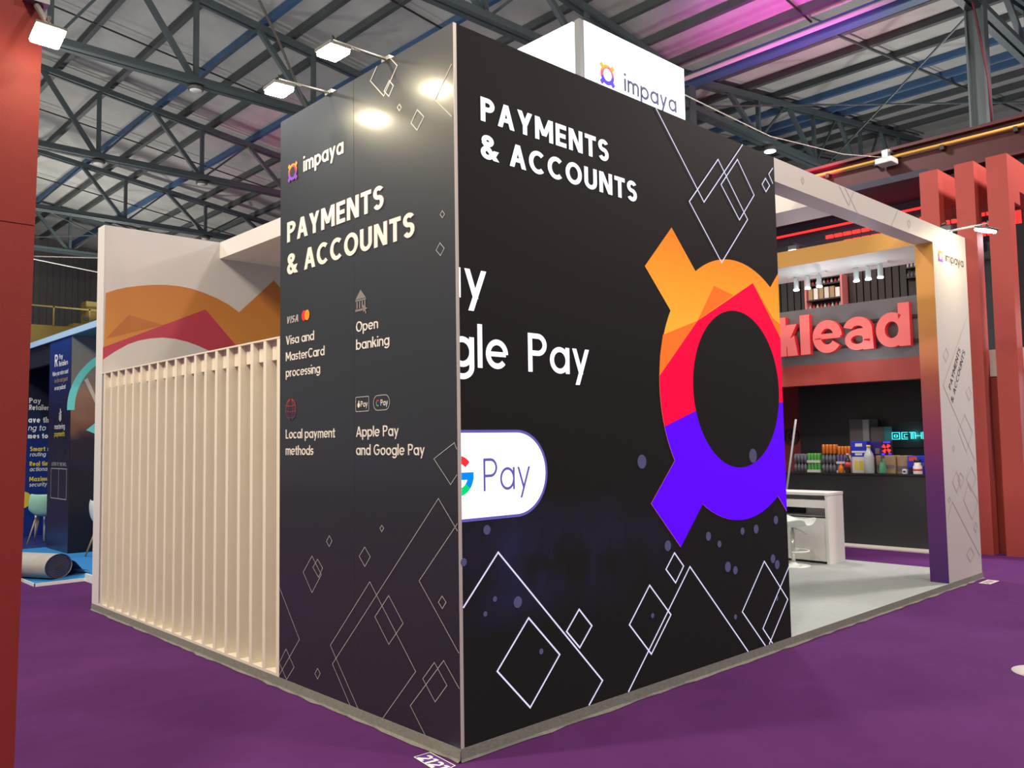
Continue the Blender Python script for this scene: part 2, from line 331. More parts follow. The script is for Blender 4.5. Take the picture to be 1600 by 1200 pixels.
def tag(o, label=None, cat=None, group=None, kind=None):
    if label: o['label'] = label
    if cat: o['category'] = cat
    if group: o['group'] = group
    if kind: o['kind'] = kind
    return o
def thing(name, loc, label, cat, group=None):
    o = bpy.data.objects.new(name, None); COL.objects.link(o); o.location = loc; o.empty_display_size = 0.1
    return tag(o, label, cat, group)
def struct(o, label, cat): return tag(o, label, cat, None, 'structure')
ORD = ['first', 'second', 'third', 'fourth', 'fifth', 'sixth', 'seventh', 'eighth', 'ninth', 'tenth', 'eleventh', 'twelfth']

# planes: (u, v, lift) -> world
def on_dark(u, v, w=0.0): return (-w, -u, v)          # left face of the stand, x = 0, read towards -y
def on_led(u, v, w=0.0): return (u, -w, v)            # right face, y = 0
def on_plane_y(y0): return lambda u, v, w=0.0: (u, y0-w, v)
def on_plane_x(x0): return lambda u, v, w=0.0: (x0-w, -u, v)
def lift(f, w): return lambda u, v: f(u, v, w)

# ------------------------------------------------------------------ lettering: monoline strokes
def arcb(cx, cy, rx, ry, h, a0, a1, n=None):
    n = n or max(6, int(abs(a1-a0)/12)); P = []
    for k in range(n):
        t0 = math.radians(a0+(a1-a0)*k/n); t1 = math.radians(a0+(a1-a0)*(k+1)/n)
        P.append([(cx+(rx-h)*math.cos(t0), cy+(ry-h)*math.sin(t0)), (cx+(rx+h)*math.cos(t0), cy+(ry+h)*math.sin(t0)),
                  (cx+(rx+h)*math.cos(t1), cy+(ry+h)*math.sin(t1)), (cx+(rx-h)*math.cos(t1), cy+(ry-h)*math.sin(t1))])
    return P
def rc(x0, y0, x1, y1): return [[(x0, y0), (x1, y0), (x1, y1), (x0, y1)]]
def dg(x0, y0, x1, y1, h):
    hw = h*math.hypot(x1-x0, y1-y0)/abs(y1-y0)
    return [[(x0-hw, y0), (x0+hw, y0), (x1+hw, y1), (x1-hw, y1)]]
def ell(cx, cy, rx, ry, n=20): return [[(cx+rx*math.cos(2*PI*k/n), cy+ry*math.sin(2*PI*k/n)) for k in range(n)]]
XH = 0.70
def glyph(c, w):
    h = w/2; X = XH
    if c == ' ': return [], 0.26
    if c == 'I': return rc(0, 0, w, 1), w
    if c == 'l': return rc(0, 0, w, 1.03), w
    if c == 'i': return rc(0, 0, w, X)+ell(h, 0.93, h*1.2, h*1.2), w
    if c == 'j': return rc(0, -0.2, w, X)+ell(h, 0.93, h*1.2, h*1.2), w
    if c == 'L': return rc(0, 0, w, 1)+rc(0, 0, .50, w), .50
    if c == 'T': return rc(0, 1-w, .60, 1)+rc(.30-h, 0, .30+h, 1), .60
    if c == 'E': return rc(0, 0, w, 1)+rc(0, 0, .54, w)+rc(0, 1-w, .54, 1)+rc(0, .5-h, .50, .5+h), .54
    if c == 'H': return rc(0, 0, w, 1)+rc(.68-w, 0, .68, 1)+rc(0, .5-h, .68, .5+h), .68
    if c == 'N': return rc(0, 0, w, 1)+rc(.72-w, 0, .72, 1)+dg(h*1.2, 1, .72-h*1.2, 0, h), .72
    if c == 'M': return rc(0, 0, w, 1)+rc(.88-w, 0, .88, 1)+dg(h*1.2, 1, .44, .22, h)+dg(.88-h*1.2, 1, .44, .22, h), .88
    if c == 'A': return dg(h*1.1, 0, .38, 1, h)+dg(.76-h*1.1, 0, .38, 1, h)+rc(.18, .24, .58, .24+w*.9), .76
    if c == 'V': return dg(h*1.1, 1, .36, 0, h)+dg(.72-h*1.1, 1, .36, 0, h), .72
    if c == 'Y': return dg(h*1.1, 1, .35, .40, h)+dg(.70-h*1.1, 1, .35, .40, h)+rc(.35-h, 0, .35+h, .46), .70
    if c in 'PR':
        b = .58; W = .60; cy = 1-b/2; ry = b/2-h; rx = ry; cx = W-rx-h
        g = rc(0, 0, w, 1)+rc(0, 1-w, cx, 1)+rc(0, 1-b, cx, 1-b+w)+arcb(cx, cy, rx, ry, h, -90, 90)
        if c == 'R': g += dg(.30, 1-b+h, W-h*1.2, 0, h)
        return g, W
    if c == 'D': return rc(0, 0, w, 1)+rc(0, 0, .28, w)+rc(0, 1-w, .28, 1)+arcb(.28, .5, .42-h, .5-h, h, -90, 90), .70
    if c == 'O': return arcb(.42, .5, .42-h, .51-h, h, 0, 360), .84
    if c == 'C': return arcb(.42, .5, .42-h, .51-h, h, 48, 312), .76
    if c == 'G': return arcb(.42, .5, .42-h, .51-h, h, 45, 360)+rc(.44, .5-h, .84, .5+h), .84
    if c == 'U': return rc(0, .34, w, 1)+rc(.68-w, .34, .68, 1)+arcb(.34, .34, .34-h, .35-h, h, 180, 360), .68
    if c == 'S':
        W = .58; m = .52
        return arcb(W/2, (m+1-h)/2+.005, W/2-h, (1-h-m)/2+.005, h, 28, 270)+arcb(W/2, (m+h)/2-.005, W/2-h, (m-h)/2+.005, h, 90, -152), W
    if c == '&':
        return (arcb(.30, .77, .19-h*.3, .24-h, h, 0, 360)+arcb(.29, .27, .29-h, .28-h, h, 75, 335)+dg(.16, .66, .66, 0, h)+dg(.50, .13, .66, .42, h)), .72
    if c == '1': return rc(.16, 0, .16+w, 1)+dg(.04, .78, .18, .98, h), .16+w
    if c == '2': return arcb(.28, .70, .28-h, .30-h, h, -30, 165)+dg(.10, h, .48, .58, h)+rc(0, 0, .56, w), .56
    if c in 'adbpgqoce':
        W = .66; cx = W/2; rx = W/2-h; ry = X/2+.005-h; cy = X/2
        if c == 'o': return arcb(cx, cy, rx, ry, h, 0, 360), W
        if c == 'c': return arcb(cx, cy, rx, ry, h, 45, 315), W*.92
        if c == 'e': return arcb(cx, cy, rx, ry, h, 0, 318)+rc(w*.5, cy-h*.85, W-h, cy+h*.85), W
        g = arcb(cx, cy, rx, ry, h, 0, 360)
        if c == 'a': g += rc(W-w, 0, W, X)
        if c == 'd': g += rc(W-w, 0, W, 1.03)
        if c == 'b': g += rc(0, 0, w, 1.03)
        if c == 'p': g += rc(0, -.28, w, X)
        if c == 'q': g += rc(W-w, -.28, W, X)
        if c == 'g': g += rc(W-w, 0, W, X)+arcb(cx, 0.0, rx, .29-h, h, 0, -150)
        return g, W
    if c in 'nhm':
        W = .56; r = W/2
        g = rc(0, 0, w, 1.03 if c == 'h' else X)+arcb(r, X-r, r-h, r-h, h, 0, 180)+rc(W-w, 0, W, X-r)
        if c == 'm':
            g = rc(0, 0, w, X); r = .25
            for k in (0, 1):
                x0 = k*(2*r-w); g += arcb(x0+r, X-r, r-h, r-h, h, 0, 180)+rc(x0+2*r-w, 0, x0+2*r, X-r)
            return g, 4*r-w
        return g, W
    if c == 'u':
        W = .56; r = W/2; return rc(0, r, w, X)+rc(W-w, 0, W, X)+arcb(r, r, r-h, r-h, h, 180, 360), W
    if c == 'r': return rc(0, 0, w, X)+arcb(.34, X-.34, .34-h, .34-h, h, 92, 180), .36
    if c == 't': return rc(.12, 0.0, .12+w, .92)+rc(0, X-w, .38, X)+rc(.12, 0, .36, w), .38
    if c == 'f': return rc(.10, 0, .10+w, .85)+rc(0, X-w, .36, X)+arcb(.10+.2, .84, .2-h, .19-h, h, 90, 180), .36
    if c == 'k': return rc(0, 0, w, 1.03)+dg(w*.8, .28, .52-h, X, h)+dg(.52-h*.8, 0, .24, .44, h), .55
    if c == 's':
        W = .46; m = X*.52
        return arcb(W/2, (m+X-h)/2, W/2-h, (X-h-m)/2, h*.95, 25, 270)+arcb(W/2, (m+h)/2, W/2-h, (m-h)/2, h*.95, 90, -155), W
    if c == 'x': return dg(h*1.1, X, .56-h*1.1, 0, h)+dg(.56-h*1.1, X, h*1.1, 0, h), .56
    if c == 'v': return dg(h*1.1, X, .29, 0, h)+dg(.58-h*1.1, X, .29, 0, h), .58
    if c == 'w': return dg(h*1.1, X, .22, 0, h)+dg(.40, X, .22, 0, h)+dg(.40, X, .58, 0, h)+dg(.80-h*1.1, X, .58, 0, h), .80
    if c == 'y': return dg(h*1.1, X, .30, .02, h)+dg(.60-h*1.1, X, .17, -.28, h), .60
    return rc(0, 0, .3, w), .3
def text_polys(s, u, v, hgt, width=None, wt=0.15, gap=0.10, shear=0.0):
    P = []; x = 0
    for i, c in enumerate(s):
        g, a = glyph(c, wt)
        P += [[(px+x+shear*py, py) for px, py in p] for p in g]; x += a+gap
    tot = x-gap; sx = (width/tot) if width else hgt
    return [[(u+px*sx, v+py*hgt) for px, py in p] for p in P]
def ribbon(pts, w, closed):
    """mitred line of width w through 2D points"""
    n = len(pts); V = [Vector(p) for p in pts]; L = []; Rr = []
    for i in range(n):
        a = V[i-1] if (i > 0 or closed) else None; b = V[(i+1) % n] if (i < n-1 or closed) else None
        d1 = (V[i]-a).normalized() if a is not None else None; d2 = (b-V[i]).normalized() if b is not None else None
        if d1 is None: d1 = d2
        if d2 is None: d2 = d1
        n1 = Vector((-d1.y, d1.x)); n2 = Vector((-d2.y, d2.x)); m = (n1+n2)
        m = m.normalized() if m.length > 1e-6 else n1
        k = min(4.0, 1/max(0.2, m.dot(n1)))
        L.append(V[i]+m*(w/2*k)); Rr.append(V[i]-m*(w/2*k))
    out = []
    for i in range(n if closed else n-1):
        j = (i+1) % n; out.append([tuple(L[i]), tuple(L[j]), tuple(Rr[j]), tuple(Rr[i])])
    return out
def clip(poly, p, q):
    """keep the part of poly to the right of the directed line p -> q (below it for p left of q)"""
    out = []; s = lambda a: (q[0]-p[0])*(a[1]-p[1])-(q[1]-p[1])*(a[0]-p[0])
    for i in range(len(poly)):
        a, b = poly[i], poly[(i+1) % len(poly)]; sa, sb = s(a), s(b)
        if sa <= 0: out.append(a)
        if (sa < 0 < sb) or (sb < 0 < sa):
            t = sa/(sa-sb); out.append((a[0]+t*(b[0]-a[0]), a[1]+t*(b[1]-a[1])))
    return out
def logo_outline(n=72):
    """ring with four square lugs, outer radius 1, as one outline"""
    P = []; hw = 0.227; ext = 1.37; da = math.degrees(math.asin(hw))
    for q in (45, 135, 225, 315):
        c, s_ = math.cos(math.radians(q)), math.sin(math.radians(q))
        base = math.sqrt(1-hw*hw)
        for r, t in ((base, -hw), (ext, -hw), (ext, hw), (base, hw)): P.append((r*c-t*s_, r*s_+t*c))
        a0 = q+da; a1 = q+90-da
        for k in range(1, n//4): 
            a = math.radians(a0+(a1-a0)*k/(n//4)); P.append((math.cos(a), math.sin(a)))
    return P
def clip_rect(p, xmax): return clip(p, (xmax, 10), (xmax, -10))
def logo_layers():
    o = logo_outline()
    red = clip(clip(clip(o, (-1.0, .058), (-.522, .483)), (-.522, .483), (.26, .853)), (.26, .853), (.628, .473))
    pur = clip(clip(o, (-.954, -.29), (-.574, -.177)), (-.574, -.177), (.62, -.094))
    dk = [clip(clip(o, (-.946, .348), (-.522, .483)), (-.522, .483), (-1.0, .058)), [(-.522, .483), (-.293, .768), (-.03, .724)], [(.26, .853), (.55, .60), (.80, .50), (.70, .40)]]
    dk[0] = [(-.946, .348), (-.522, .483), (-1.0, .058), (-.985, .2)]
    return o, dk, red, pur
HOLE = [(0.604*math.cos(2*PI*k/64), 0.604*math.sin(2*PI*k/64)) for k in range(64)]
def put_logo(parent, to3, cx, cy, R, mats, w0=0.002, dw=0.0006, xmax=None, hole='led_black', fname='emblem'):
    """mats: base, dark, red, purple; hole material closes the middle"""
    o, dk, red, pur = logo_layers()
    T = lambda p: [(cx+x*R, cy+y*R) for x, y in p]
    lay = [([o], mats[0], 'emblem_orange'), (dk, mats[1], 'emblem_amber'), ([red], mats[2], 'emblem_red'), ([pur], mats[3], 'emblem_purple'), ([HOLE], hole, 'emblem_centre')]
    for i, (ps, m, nm) in enumerate(lay):
        ps = [T(p) for p in ps if len(p) > 2]
        if xmax is not None: ps = [clip_rect(p, xmax) for p in ps]
        ps = [p for p in ps if len(p) > 2]
        if ps: MB().flat(ps, lift(to3, w0+dw*i)).build(nm, m, parent, recalc=False)
# ---- measured outlines, metres on their own panels
LED_LINES=[]
LED_LINES += [(0, [(1.836, 4.002), (2.396, 3.426), (2.962, 3.998)]),
 (1, [(2.603, 3.796), (2.208, 3.396), (2.607, 2.999), (2.997, 3.397)]),
 (1, [(2.878, 3.857), (2.633, 3.607), (2.877, 3.373), (3.108, 3.615)]),
 (1, [(3.295, 3.79), (3.237, 3.729), (3.294, 3.678), (3.357, 3.742)]),
 (0, [(3.419, 3.903), (3.349, 3.837), (3.41, 3.768)])]
LED_LINES += [(0, [(0.018, 0.796), (0.28, 1.062), (1.133, 0.195), (1.003, 0.067)]),
 (1, [(0.507, 0.67), (0.757, 0.42), (0.508, 0.171), (0.261, 0.42)]),
 (1, [(0.933, 0.656), (1.045, 0.541), (0.932, 0.429), (0.819, 0.543)]),
 (1, [(1.625, 0.712), (1.849, 0.487), (1.625, 0.266), (1.406, 0.49)]),
 (1, [(1.909, 0.895), (2.01, 0.794), (1.912, 0.692), (1.808, 0.795)]),
 (0, [(1.379, 0.067), (2.084, 0.782), (2.795, 0.065)]),
 (0, [(3.098, 0.068), (3.405, 0.375), (3.069, 0.713), (2.733, 0.376), (3.042, 0.068)]),
 (0, [(3.449, 0.632), (3.015, 0.208), (3.148, 0.066)])]
LED_BOKEH=[(0.425, 0.77, 0.027), (0.605, 0.465, 0.014), (1.837, 0.95, 0.03), (2.322, 0.971, 0.027), (2.967, 0.969, 0.029), (3.266, 1.016, 0.028), (2.56, 0.727, 0.032), (2.658, 0.691, 0.025), (3.2, 0.719, 0.029), (3.262, 0.666, 0.03), (2.64, 0.353, 0.016), (1.65, 0.511, 0.014), (2.459, 0.903, 0.021), (0.252, 0.811, 0.013), (0.2, 1.192, 0.022), (2.773, 0.97, 0.023), (0.031, 1.035, 0.018), (0.18, 0.741, 0.012), (3.24, 0.406, 0.017), (1.578, 1.526, 0.039), (2.958, 1.533, 0.046)]
DARK_LINES=[]
DARK_LINES += [(1, [(-0.107, 2.959), (-0.087, 2.936), (-0.107, 2.919), (-0.126, 2.942)]),
 (1, [(-0.13, 2.782), (-0.093, 2.745), (-0.127, 2.71), (-0.165, 2.747)])]
DARK_LINES += [(0, [(-0.734, 4.001), (-0.809, 3.93), (-0.665, 3.788), (-0.524, 3.931), (-0.598, 4.005)]),
 (1, [(-0.606, 3.865), (-0.564, 3.82), (-0.611, 3.769), (-0.661, 3.817)]),
 (1, [(-0.504, 3.687), (-0.485, 3.663), (-0.505, 3.648), (-0.525, 3.674)]),
 (1, [(-0.329, 3.601), (-0.267, 3.541), (-0.333, 3.481), (-0.39, 3.539)]),
 (0, [(-0.012, 3.765), (-0.163, 3.609), (-0.017, 3.469)])]
DARK_LINES += [(1, [(-0.708, 1.189), (-0.689, 1.173), (-0.709, 1.151), (-0.728, 1.17)]),
 (1, [(-1.298, 1.086), (-1.266, 1.056), (-1.299, 1.017), (-1.334, 1.048)]),
 (1, [(-0.891, 1.047), (-0.831, 0.993), (-0.891, 0.93), (-0.952, 0.987)]),
 (1, [(-1.515, 0.938), (-1.397, 0.829), (-1.515, 0.7), (-1.63, 0.821)]),
 (1, [(-1.444, 0.924), (-1.381, 0.873), (-1.431, 0.808), (-1.502, 0.865)]),
 (0, [(-1.975, 0.683), (-1.679, 0.371), (-1.964, 0.086)]),
 (1, [(-1.86, 0.279), (-1.75, 0.176), (-1.852, 0.075), (-1.961, 0.169)]),
 (1, [(-1.444, 0.224), (-1.411, 0.198), (-1.444, 0.156), (-1.478, 0.184)]),
 (0, [(0.002, 1.201), (-0.166, 1.368), (-1.262, 0.284), (-1.053, 0.064)]),
 (0, [(-0.002, 1.242), (-0.347, 0.903), (-0.003, 0.562)]),
 (0, [(-0.964, 0.064), (-1.287, 0.396), (-0.838, 0.844), (-0.385, 0.398), (-0.719, 0.061)]),
 (1, [(-0.642, 0.786), (-0.501, 0.647), (-0.644, 0.506), (-0.785, 0.644)]),
 (1, [(-0.142, 0.844), (-0.108, 0.815), (-0.141, 0.777), (-0.175, 0.807)]),
 (0, [(-0.297, 0.064), (-0.438, 0.2), (-0.134, 0.502), (-0.004, 0.379)]),
 (1, [(-0.215, 0.478), (-0.108, 0.376), (-0.212, 0.268), (-0.32, 0.371)]),
 (0, [(0.005, 1.636), (-0.023, 1.672), (-0.203, 1.585), (-0.059, 1.447), (0.007, 1.501)])]
MURAL={'orange': [(0.019, 3.28), (0.114, 3.324), (0.23, 3.364), (0.375, 3.399), (0.51, 3.424), (0.647, 3.439), (0.788, 3.441), (0.931, 3.428), (1.078, 3.395), (1.228, 3.348), (1.366, 3.289), (1.486, 3.214), (1.926, 3.643), (1.993, 3.577), (2.233, 3.347)], 'dark': [(0.027, 2.803), (0.254, 3.072), (0.618, 2.993)], 'red': [(0.022, 2.709), (1.087, 3.209), (1.447, 2.831)], 'white': [(0.026, 2.582), (0.124, 2.675), (0.252, 2.758), (0.356, 2.803), (0.476, 2.835), (0.612, 2.855), (0.752, 2.851), (0.88, 2.829), (1.01, 2.791), (1.129, 2.744)]}
TOWER_LINES=[]
TOWER_LINES += [(0, [(7.845, 3.107), (6.934, 2.214), (7.789, 1.369)]),
 (1, [(7.07, 2.632), (7.14, 2.571), (7.05, 2.48), (6.978, 2.546)]),
 (1, [(7.718, 2.224), (7.798, 2.153), (7.708, 2.062), (7.619, 2.156)]),
 (1, [(7.538, 1.894), (7.76, 1.7), (7.535, 1.471), (7.322, 1.709)]),
 (1, [(7.148, 1.548), (7.182, 1.517), (7.14, 1.483), (7.107, 1.518)])]
TOWER_LINES += [(1, [(7.196, 1.256), (7.304, 1.152), (7.173, 1.024), (7.065, 1.147)]),
 (1, [(7.317, 1.244), (7.414, 1.17), (7.306, 1.074), (7.235, 1.17)]),
 (1, [(7.674, 1.295), (7.803, 1.154), (7.612, 1.02), (7.492, 1.167)]),
 (1, [(7.546, 1.118), (7.828, 0.888), (7.61, 0.697), (7.372, 0.931)]),
 (1, [(7.716, 0.657), (7.758, 0.606), (7.704, 0.543), (7.649, 0.599)]),
 (0, [(6.881, 0.773), (7.029, 0.936), (7.795, 0.27)]),
 (1, [(6.951, 0.991), (6.983, 0.959), (6.946, 0.926), (6.911, 0.963)]),
 (1, [(7.513, 0.392), (7.619, 0.304), (7.489, 0.232), (7.38, 0.32)])]
# ================================================================== the setting
struct(MB().box(-14, -14, -0.10, 34, 38, 0.0).build('floor', 'carpet'), 'purple exhibition carpet covering the hall floor', 'floor')
zL = lambda x: 9.75+0.128*(12.6-x)          # left roof slope (under the sheets), valley at x = 12.6
zR = lambda x: 9.75+0.13*(x-12.6)
m = MB()
for a, b, z in ((0.0, 12.6, zL), (12.6, 26.0, zR)):
    m.add([(a, -2, z(a)+.18), (b, -2, z(b)+.18), (b, 38, z(b)+.18), (a, 38, z(a)+.18), (a, -2, z(a)+.24), (b, -2, z(b)+.24), (b, 38, z(b)+.24), (a, 38, z(a)+.24)],
          [(0, 1, 2, 3), (7, 6, 5, 4), (0, 4, 5, 1), (1, 5, 6, 2), (2, 6, 7, 3), (3, 7, 4, 0)])
m.add([(-12, -2, zL(0)+.18-1.5), (0, -2, zL(0)+.18), (0, 38, zL(0)+.18), (-12, 38, zL(0)+.18-1.5)], [(0, 1, 2, 3)])
m.add([(26, -2, zR(26)+.18), (40, -2, zR(26)-1.5), (40, 38, zR(26)-1.5), (26, 38, zR(26)+.18)], [(0, 1, 2, 3)])
struct(m.build('ceiling', 'roof'), 'grey sheeted hall roof with a valley between two slopes', 'ceiling')
m = MB().box(27.5, -14, 0, 27.8, 36, 12)
for k in range(90): m.box(27.42, -13.8+k*.55, 0, 27.5, -13.55+k*.55, 11.9)
struct(m.build('wall_right', 'grey_clad'), 'dark ribbed side wall of the hall beyond the red stand', 'wall')
m = MB().box(-14, 36.0, 0, 34, 36.3, 10.9)
for k in range(96): m.box(-13.8+k*.5, 35.93, 5.5, -13.6+k*.5, 36.01, 10.8)
struct(m.build('wall_back', 'grey_clad'), 'dark ribbed sheet wall at the far end of the hall', 'wall')

# ---- purlins run along y on both slopes
n_l = 0
for x, blue in ((4.2, 0), (5.45, 1), (6.1, 0), (6.9, 0), (8.05, 1), (9.2, 0), (10.15, 0), (11.15, 0), (12.15, 0), (3.0, 0), (1.8, 0)):
    o = MB().box(x-.055, -1.5, zL(x)+.01, x+.055, 35.9, zL(x)+.17).build('roof_purlin', 'truss_blue' if blue else 'purlin')
    tag(o, '%s purlin on the left roof slope, %s metres left of the valley gutter' % ('blue' if blue else 'grey-green', ('%.1f' % (12.6-x))), 'roof beam', 'purlins of the left roof slope')
for x, blue in ((13.75, 0), (15.1, 0), (16.5, 0), (17.9, 1), (19.4, 1), (20.2, 1), (21.4, 0), (22.7, 0), (24.0, 0)):
    o = MB().box(x-.06, -1.5, zR(x)+.015, x+.06, 35.9, zR(x)+.17).build('roof_purlin', 'truss_blue' if blue else 'purlin')
    tag(o, '%s purlin on the right roof slope, %s metres beyond the valley gutter' % ('blue' if blue else 'grey-brown', ('%.1f' % (x-12.6))), 'roof beam', 'purlins of the right roof slope')
t = thing('valley_gutter', (12.6, 0, 9.5), 'blue steel valley gutter with a pale pipe along it, between the two roof slopes', 'gutter')
MB().box(12.48, -1.5, 9.45, 12.72, 35.9, 9.72).build('gutter_beam', 'truss_blue', t)
MB().tube([(12.30, -1.5, 9.52), (12.30, 35.9, 9.52)], 0.05).build('pipe', 'pipe', t)

# ---- trusses run along x
BAYS = [1.2, 7.1, 12.9, 18.85, 24.8, 30.7]
WORDS = ['nearest the camera', 'over the illuminated logo box', 'over the cream slat screen', 'behind the cream slat screen', 'far behind the slat screen', 'next to the far end wall']
def truss(y, side, word):
    if side == 'L': nodes = [-1.41, 1.26, 3.93, 6.6, 9.27, 11.94]; xa, xb, zf = 0.0, 12.5, zL
    else: nodes = [15.6, 18.45, 21.3, 24.1]; xa, xb, zf = 12.7, 25.8, zR
    t = thing('roof_truss', ((xa+xb)/2, y, 9), 'grey-green lattice roof truss of the %s span, %s' % ('left' if side == 'L' else 'right', word), 'truss', 'roof trusses of the %s span' % ('left' if side == 'L' else 'right'))
    mb = MB()
    for s_ in (-.085, .085): mb.box(xa, y+s_-.03, 8.94, xb, y+s_+.03, 9.08); mb.box(xa, y+s_-.06*(1 if s_ > 0 else 1), 8.93, xb, y+s_+.06, 8.95)
    mb.build('bottom_chord', 'truss', t)
    mb = MB()
    for s_ in (-.075, .075): mb.bar((xa, y+s_, zf(xa)-.12), (xb, y+s_, zf(xb)-.12), .07, .13)
    mb.build('top_chord', 'truss', t)
    prev = None
    for x in nodes:
        if not (xa < x < xb): continue
        MB().bar((x, y, 9.0), (x, y, zf(x)-.12), .09, .09).build('vertical_strut', 'truss', t)
        for dx, wd in ((-1.33, .10), (1.33, .05)):
            xx = x+dx
            if xa < xx < xb: MB().bar((x+dx*.03, y, 9.02), (xx, y, zf(xx)-.14), wd, wd).build('diagonal_brace', 'truss', t)
    return t
for y, wd in zip(BAYS, WORDS):
    truss(y, 'L', wd)
    if y < 20: truss(y, 'R', wd)
# bridging rods under the purlins, mid-bay
for i, y in enumerate((4.1, 10.0, 15.9, 21.8, 27.7)):
    o = MB().bar((0, y, zL(0)+.02), (12.5, y, zL(12.5)+.02), .03, .03).build('bridging_rod', 'cable')
    tag(o, 'thin dark bridging rod under the left roof slope, %s bay counted away from the camera' % ORD[i], 'rod', 'bridging rods under the roof')
for i, y in enumerate((4.1, 10.0)):
    o = MB().bar((12.7, y, zR(12.7)+.0), (25.8, y, zR(25.8)+.0), .045, .045).build('bridging_rod', 'purlin')
    tag(o, 'dark bridging rod under the right roof slope, %s bay counted away from the camera' % ORD[i], 'rod', 'bridging rods under the roof')
# wind bracing cross, far left bay and right bay
for a, b, txt in (((13.0, 1.4, 9.1), (19.0, 7.0, 9.1), 'thin steel wind brace rising to the right across the right hall bay'), ((13.0, 7.0, 9.1), (19.0, 1.4, 9.1), 'thin steel wind brace falling across the right hall bay'),
                  ((4.0, 24.9, 9.1), (9.3, 30.6, 9.1), 'thin wind brace between the two far trusses, leaning right'), ((9.3, 24.9, 9.1), (4.0, 30.6, 9.1), 'thin wind brace between the two far trusses, leaning left')):
    tag(MB().bar(a, b, .03, .03).build('wind_brace', 'truss'), txt, 'brace', 'wind braces in the roof')
# valley columns
for y, txt in ((1.2, 'grey steel roof column at the upper right, in front of the blue purlins'), (7.1, 'grey steel roof column just right of the illuminated logo box'), (12.9, 'grey steel roof column under the valley gutter, behind the logo box')):
    t = thing('roof_column', (12.6, y, 0), txt, 'column', 'columns under the roof valley')
    MB().box(12.49, y-.15, 0, 12.71, y-.12, 9.45).box(12.49, y+.12, 0, 12.71, y+.15, 9.45).box(12.58, y-.13, 0, 12.62, y+.13, 9.45).build('steel_section', 'truss', t)
    MB().box(12.35, y-.22, 0.0, 12.85, y+.22, .03).build('base_plate', 'truss', t)
    MB().box(12.0, y-.1, 5.9, 12.5, y+.1, 6.05).build('crane_bracket', 'truss', t)
# crane girder and its rail
t = thing('crane_girder', (12.05, 4, 6.05), 'dark red crane girder crossing the right side below the roof, with a yellow rail', 'girder')
MB().box(11.98, -3, 6.05, 12.03, 34, 6.66).box(11.86, -3, 6.62, 12.16, 34, 6.67).box(11.86, -3, 6.05, 12.16, 34, 6.09).build('web_and_flanges', 'girder_red', t)
MB().tube([(11.90, -3, 6.50), (11.90, 34, 6.58)], .03).build('yellow_rail', 'yellow_bar', t)
for y in (.5, 1.6, 2.7, 3.6, 5): MB().box(11.86, y-.03, 6.42, 12.0, y+.03, 6.5).build('rail_clip', 'cable', t)
t = thing('bridge_crane', (5, 30, 5.2), 'yellow overhead travelling crane spanning the hall in the far left distance', 'crane')
MB().box(-3, 29.7, 5.25, 12, 30.0, 6.05).build('box_beam', 'crane_yellow', t)
MB().box(-3, 30.7, 5.35, 12, 31.0, 6.15).build('box_beam', 'crane_yellow', t)
mm = MB()
for k in range(12): mm.box(-2.6+k*1.2, 29.66, 6.05, -2.55+k*1.2, 29.70, 6.75)
mm.box(-3, 29.66, 6.7, 12, 29.70, 6.75); mm.build('handrail', 'crane_yellow', t)
MB().box(7.0, 30.0, 6.1, 9.2, 30.6, 7.1).box(6.5, 29.7, 6.05, 10, 31, 6.2).build('trolley', 'crane_yellow', t)
MB().lathe([(.1, 0), (.1, .06)], 12, (6.9, 29.66, 6.4), (0, -1, 0)).lathe([(.1, 0), (.1, .06)], 12, (7.6, 29.66, 6.3), (0, -1, 0)).build('wheel', 'cable', t)

# ---- hanging hall lights on the trusses and girder
def hall_lamp(x, y, z, label, face='lamp_cool', r=.13):
    t = thing('hall_lamp', (x, y, z), label, 'lamp', 'hall lamps')
    MB().lathe([(.03, .0), (.03, .12), (r*.9, .14), (r, .02), (r*.9, 0)][::-1], 16, (x, y, z-.14)).build('housing', 'lamp_body', t)
    MB().lathe([(.001, 0), (r*.85, .0), (r*.85, .012), (.001, .012)], 16, (x, y, z-.16)).build('lens', face, t)
    return t
hall_lamp(16.1, 7.1, 8.95, 'small bright white hall lamp under the right truss, above the dark screen wall', 'lamp_cool', .16)
def off_lamp(x, y, txt):
    t = thing('hall_lamp', (x, y, 8.93), txt, 'lamp', 'hall lamps')
    MB().lathe([(.15, 0), (.16, .05), (.05, .1)], 16, (x, y, 8.83)).build('housing', 'lamp_body', t)
    MB().lathe([(.001, 0), (.12, .0), (.12, .01), (.001, .01)], 16, (x, y, 8.815)).build('lens', 'white', t)
off_lamp(3.93, 12.9, 'unlit round hall lamp under the truss node at upper left')
off_lamp(3.93, 18.85, 'unlit round hall lamp under the second truss node at left')
off_lamp(6.6, 18.85, 'unlit round hall lamp under the second truss, left of the dark wall')
off_lamp(9.27, 24.8, 'unlit round hall lamp under the far truss, above the orange mural wall')
t = thing('girder_floodlight', (11.8, 2.48, 6.6), 'white floodlight unit clamped on the yellow rail of the red girder', 'lamp')
MB().box(11.62, 2.33, 6.36, 11.92, 2.62, 6.46).build('head', 'white', t, bevel=.02)
MB().box(11.74, 2.44, 6.46, 11.86, 2.54, 6.62).box(11.78, 2.42, 6.58, 12.0, 2.56, 6.62).build('bracket', 'chrome', t)
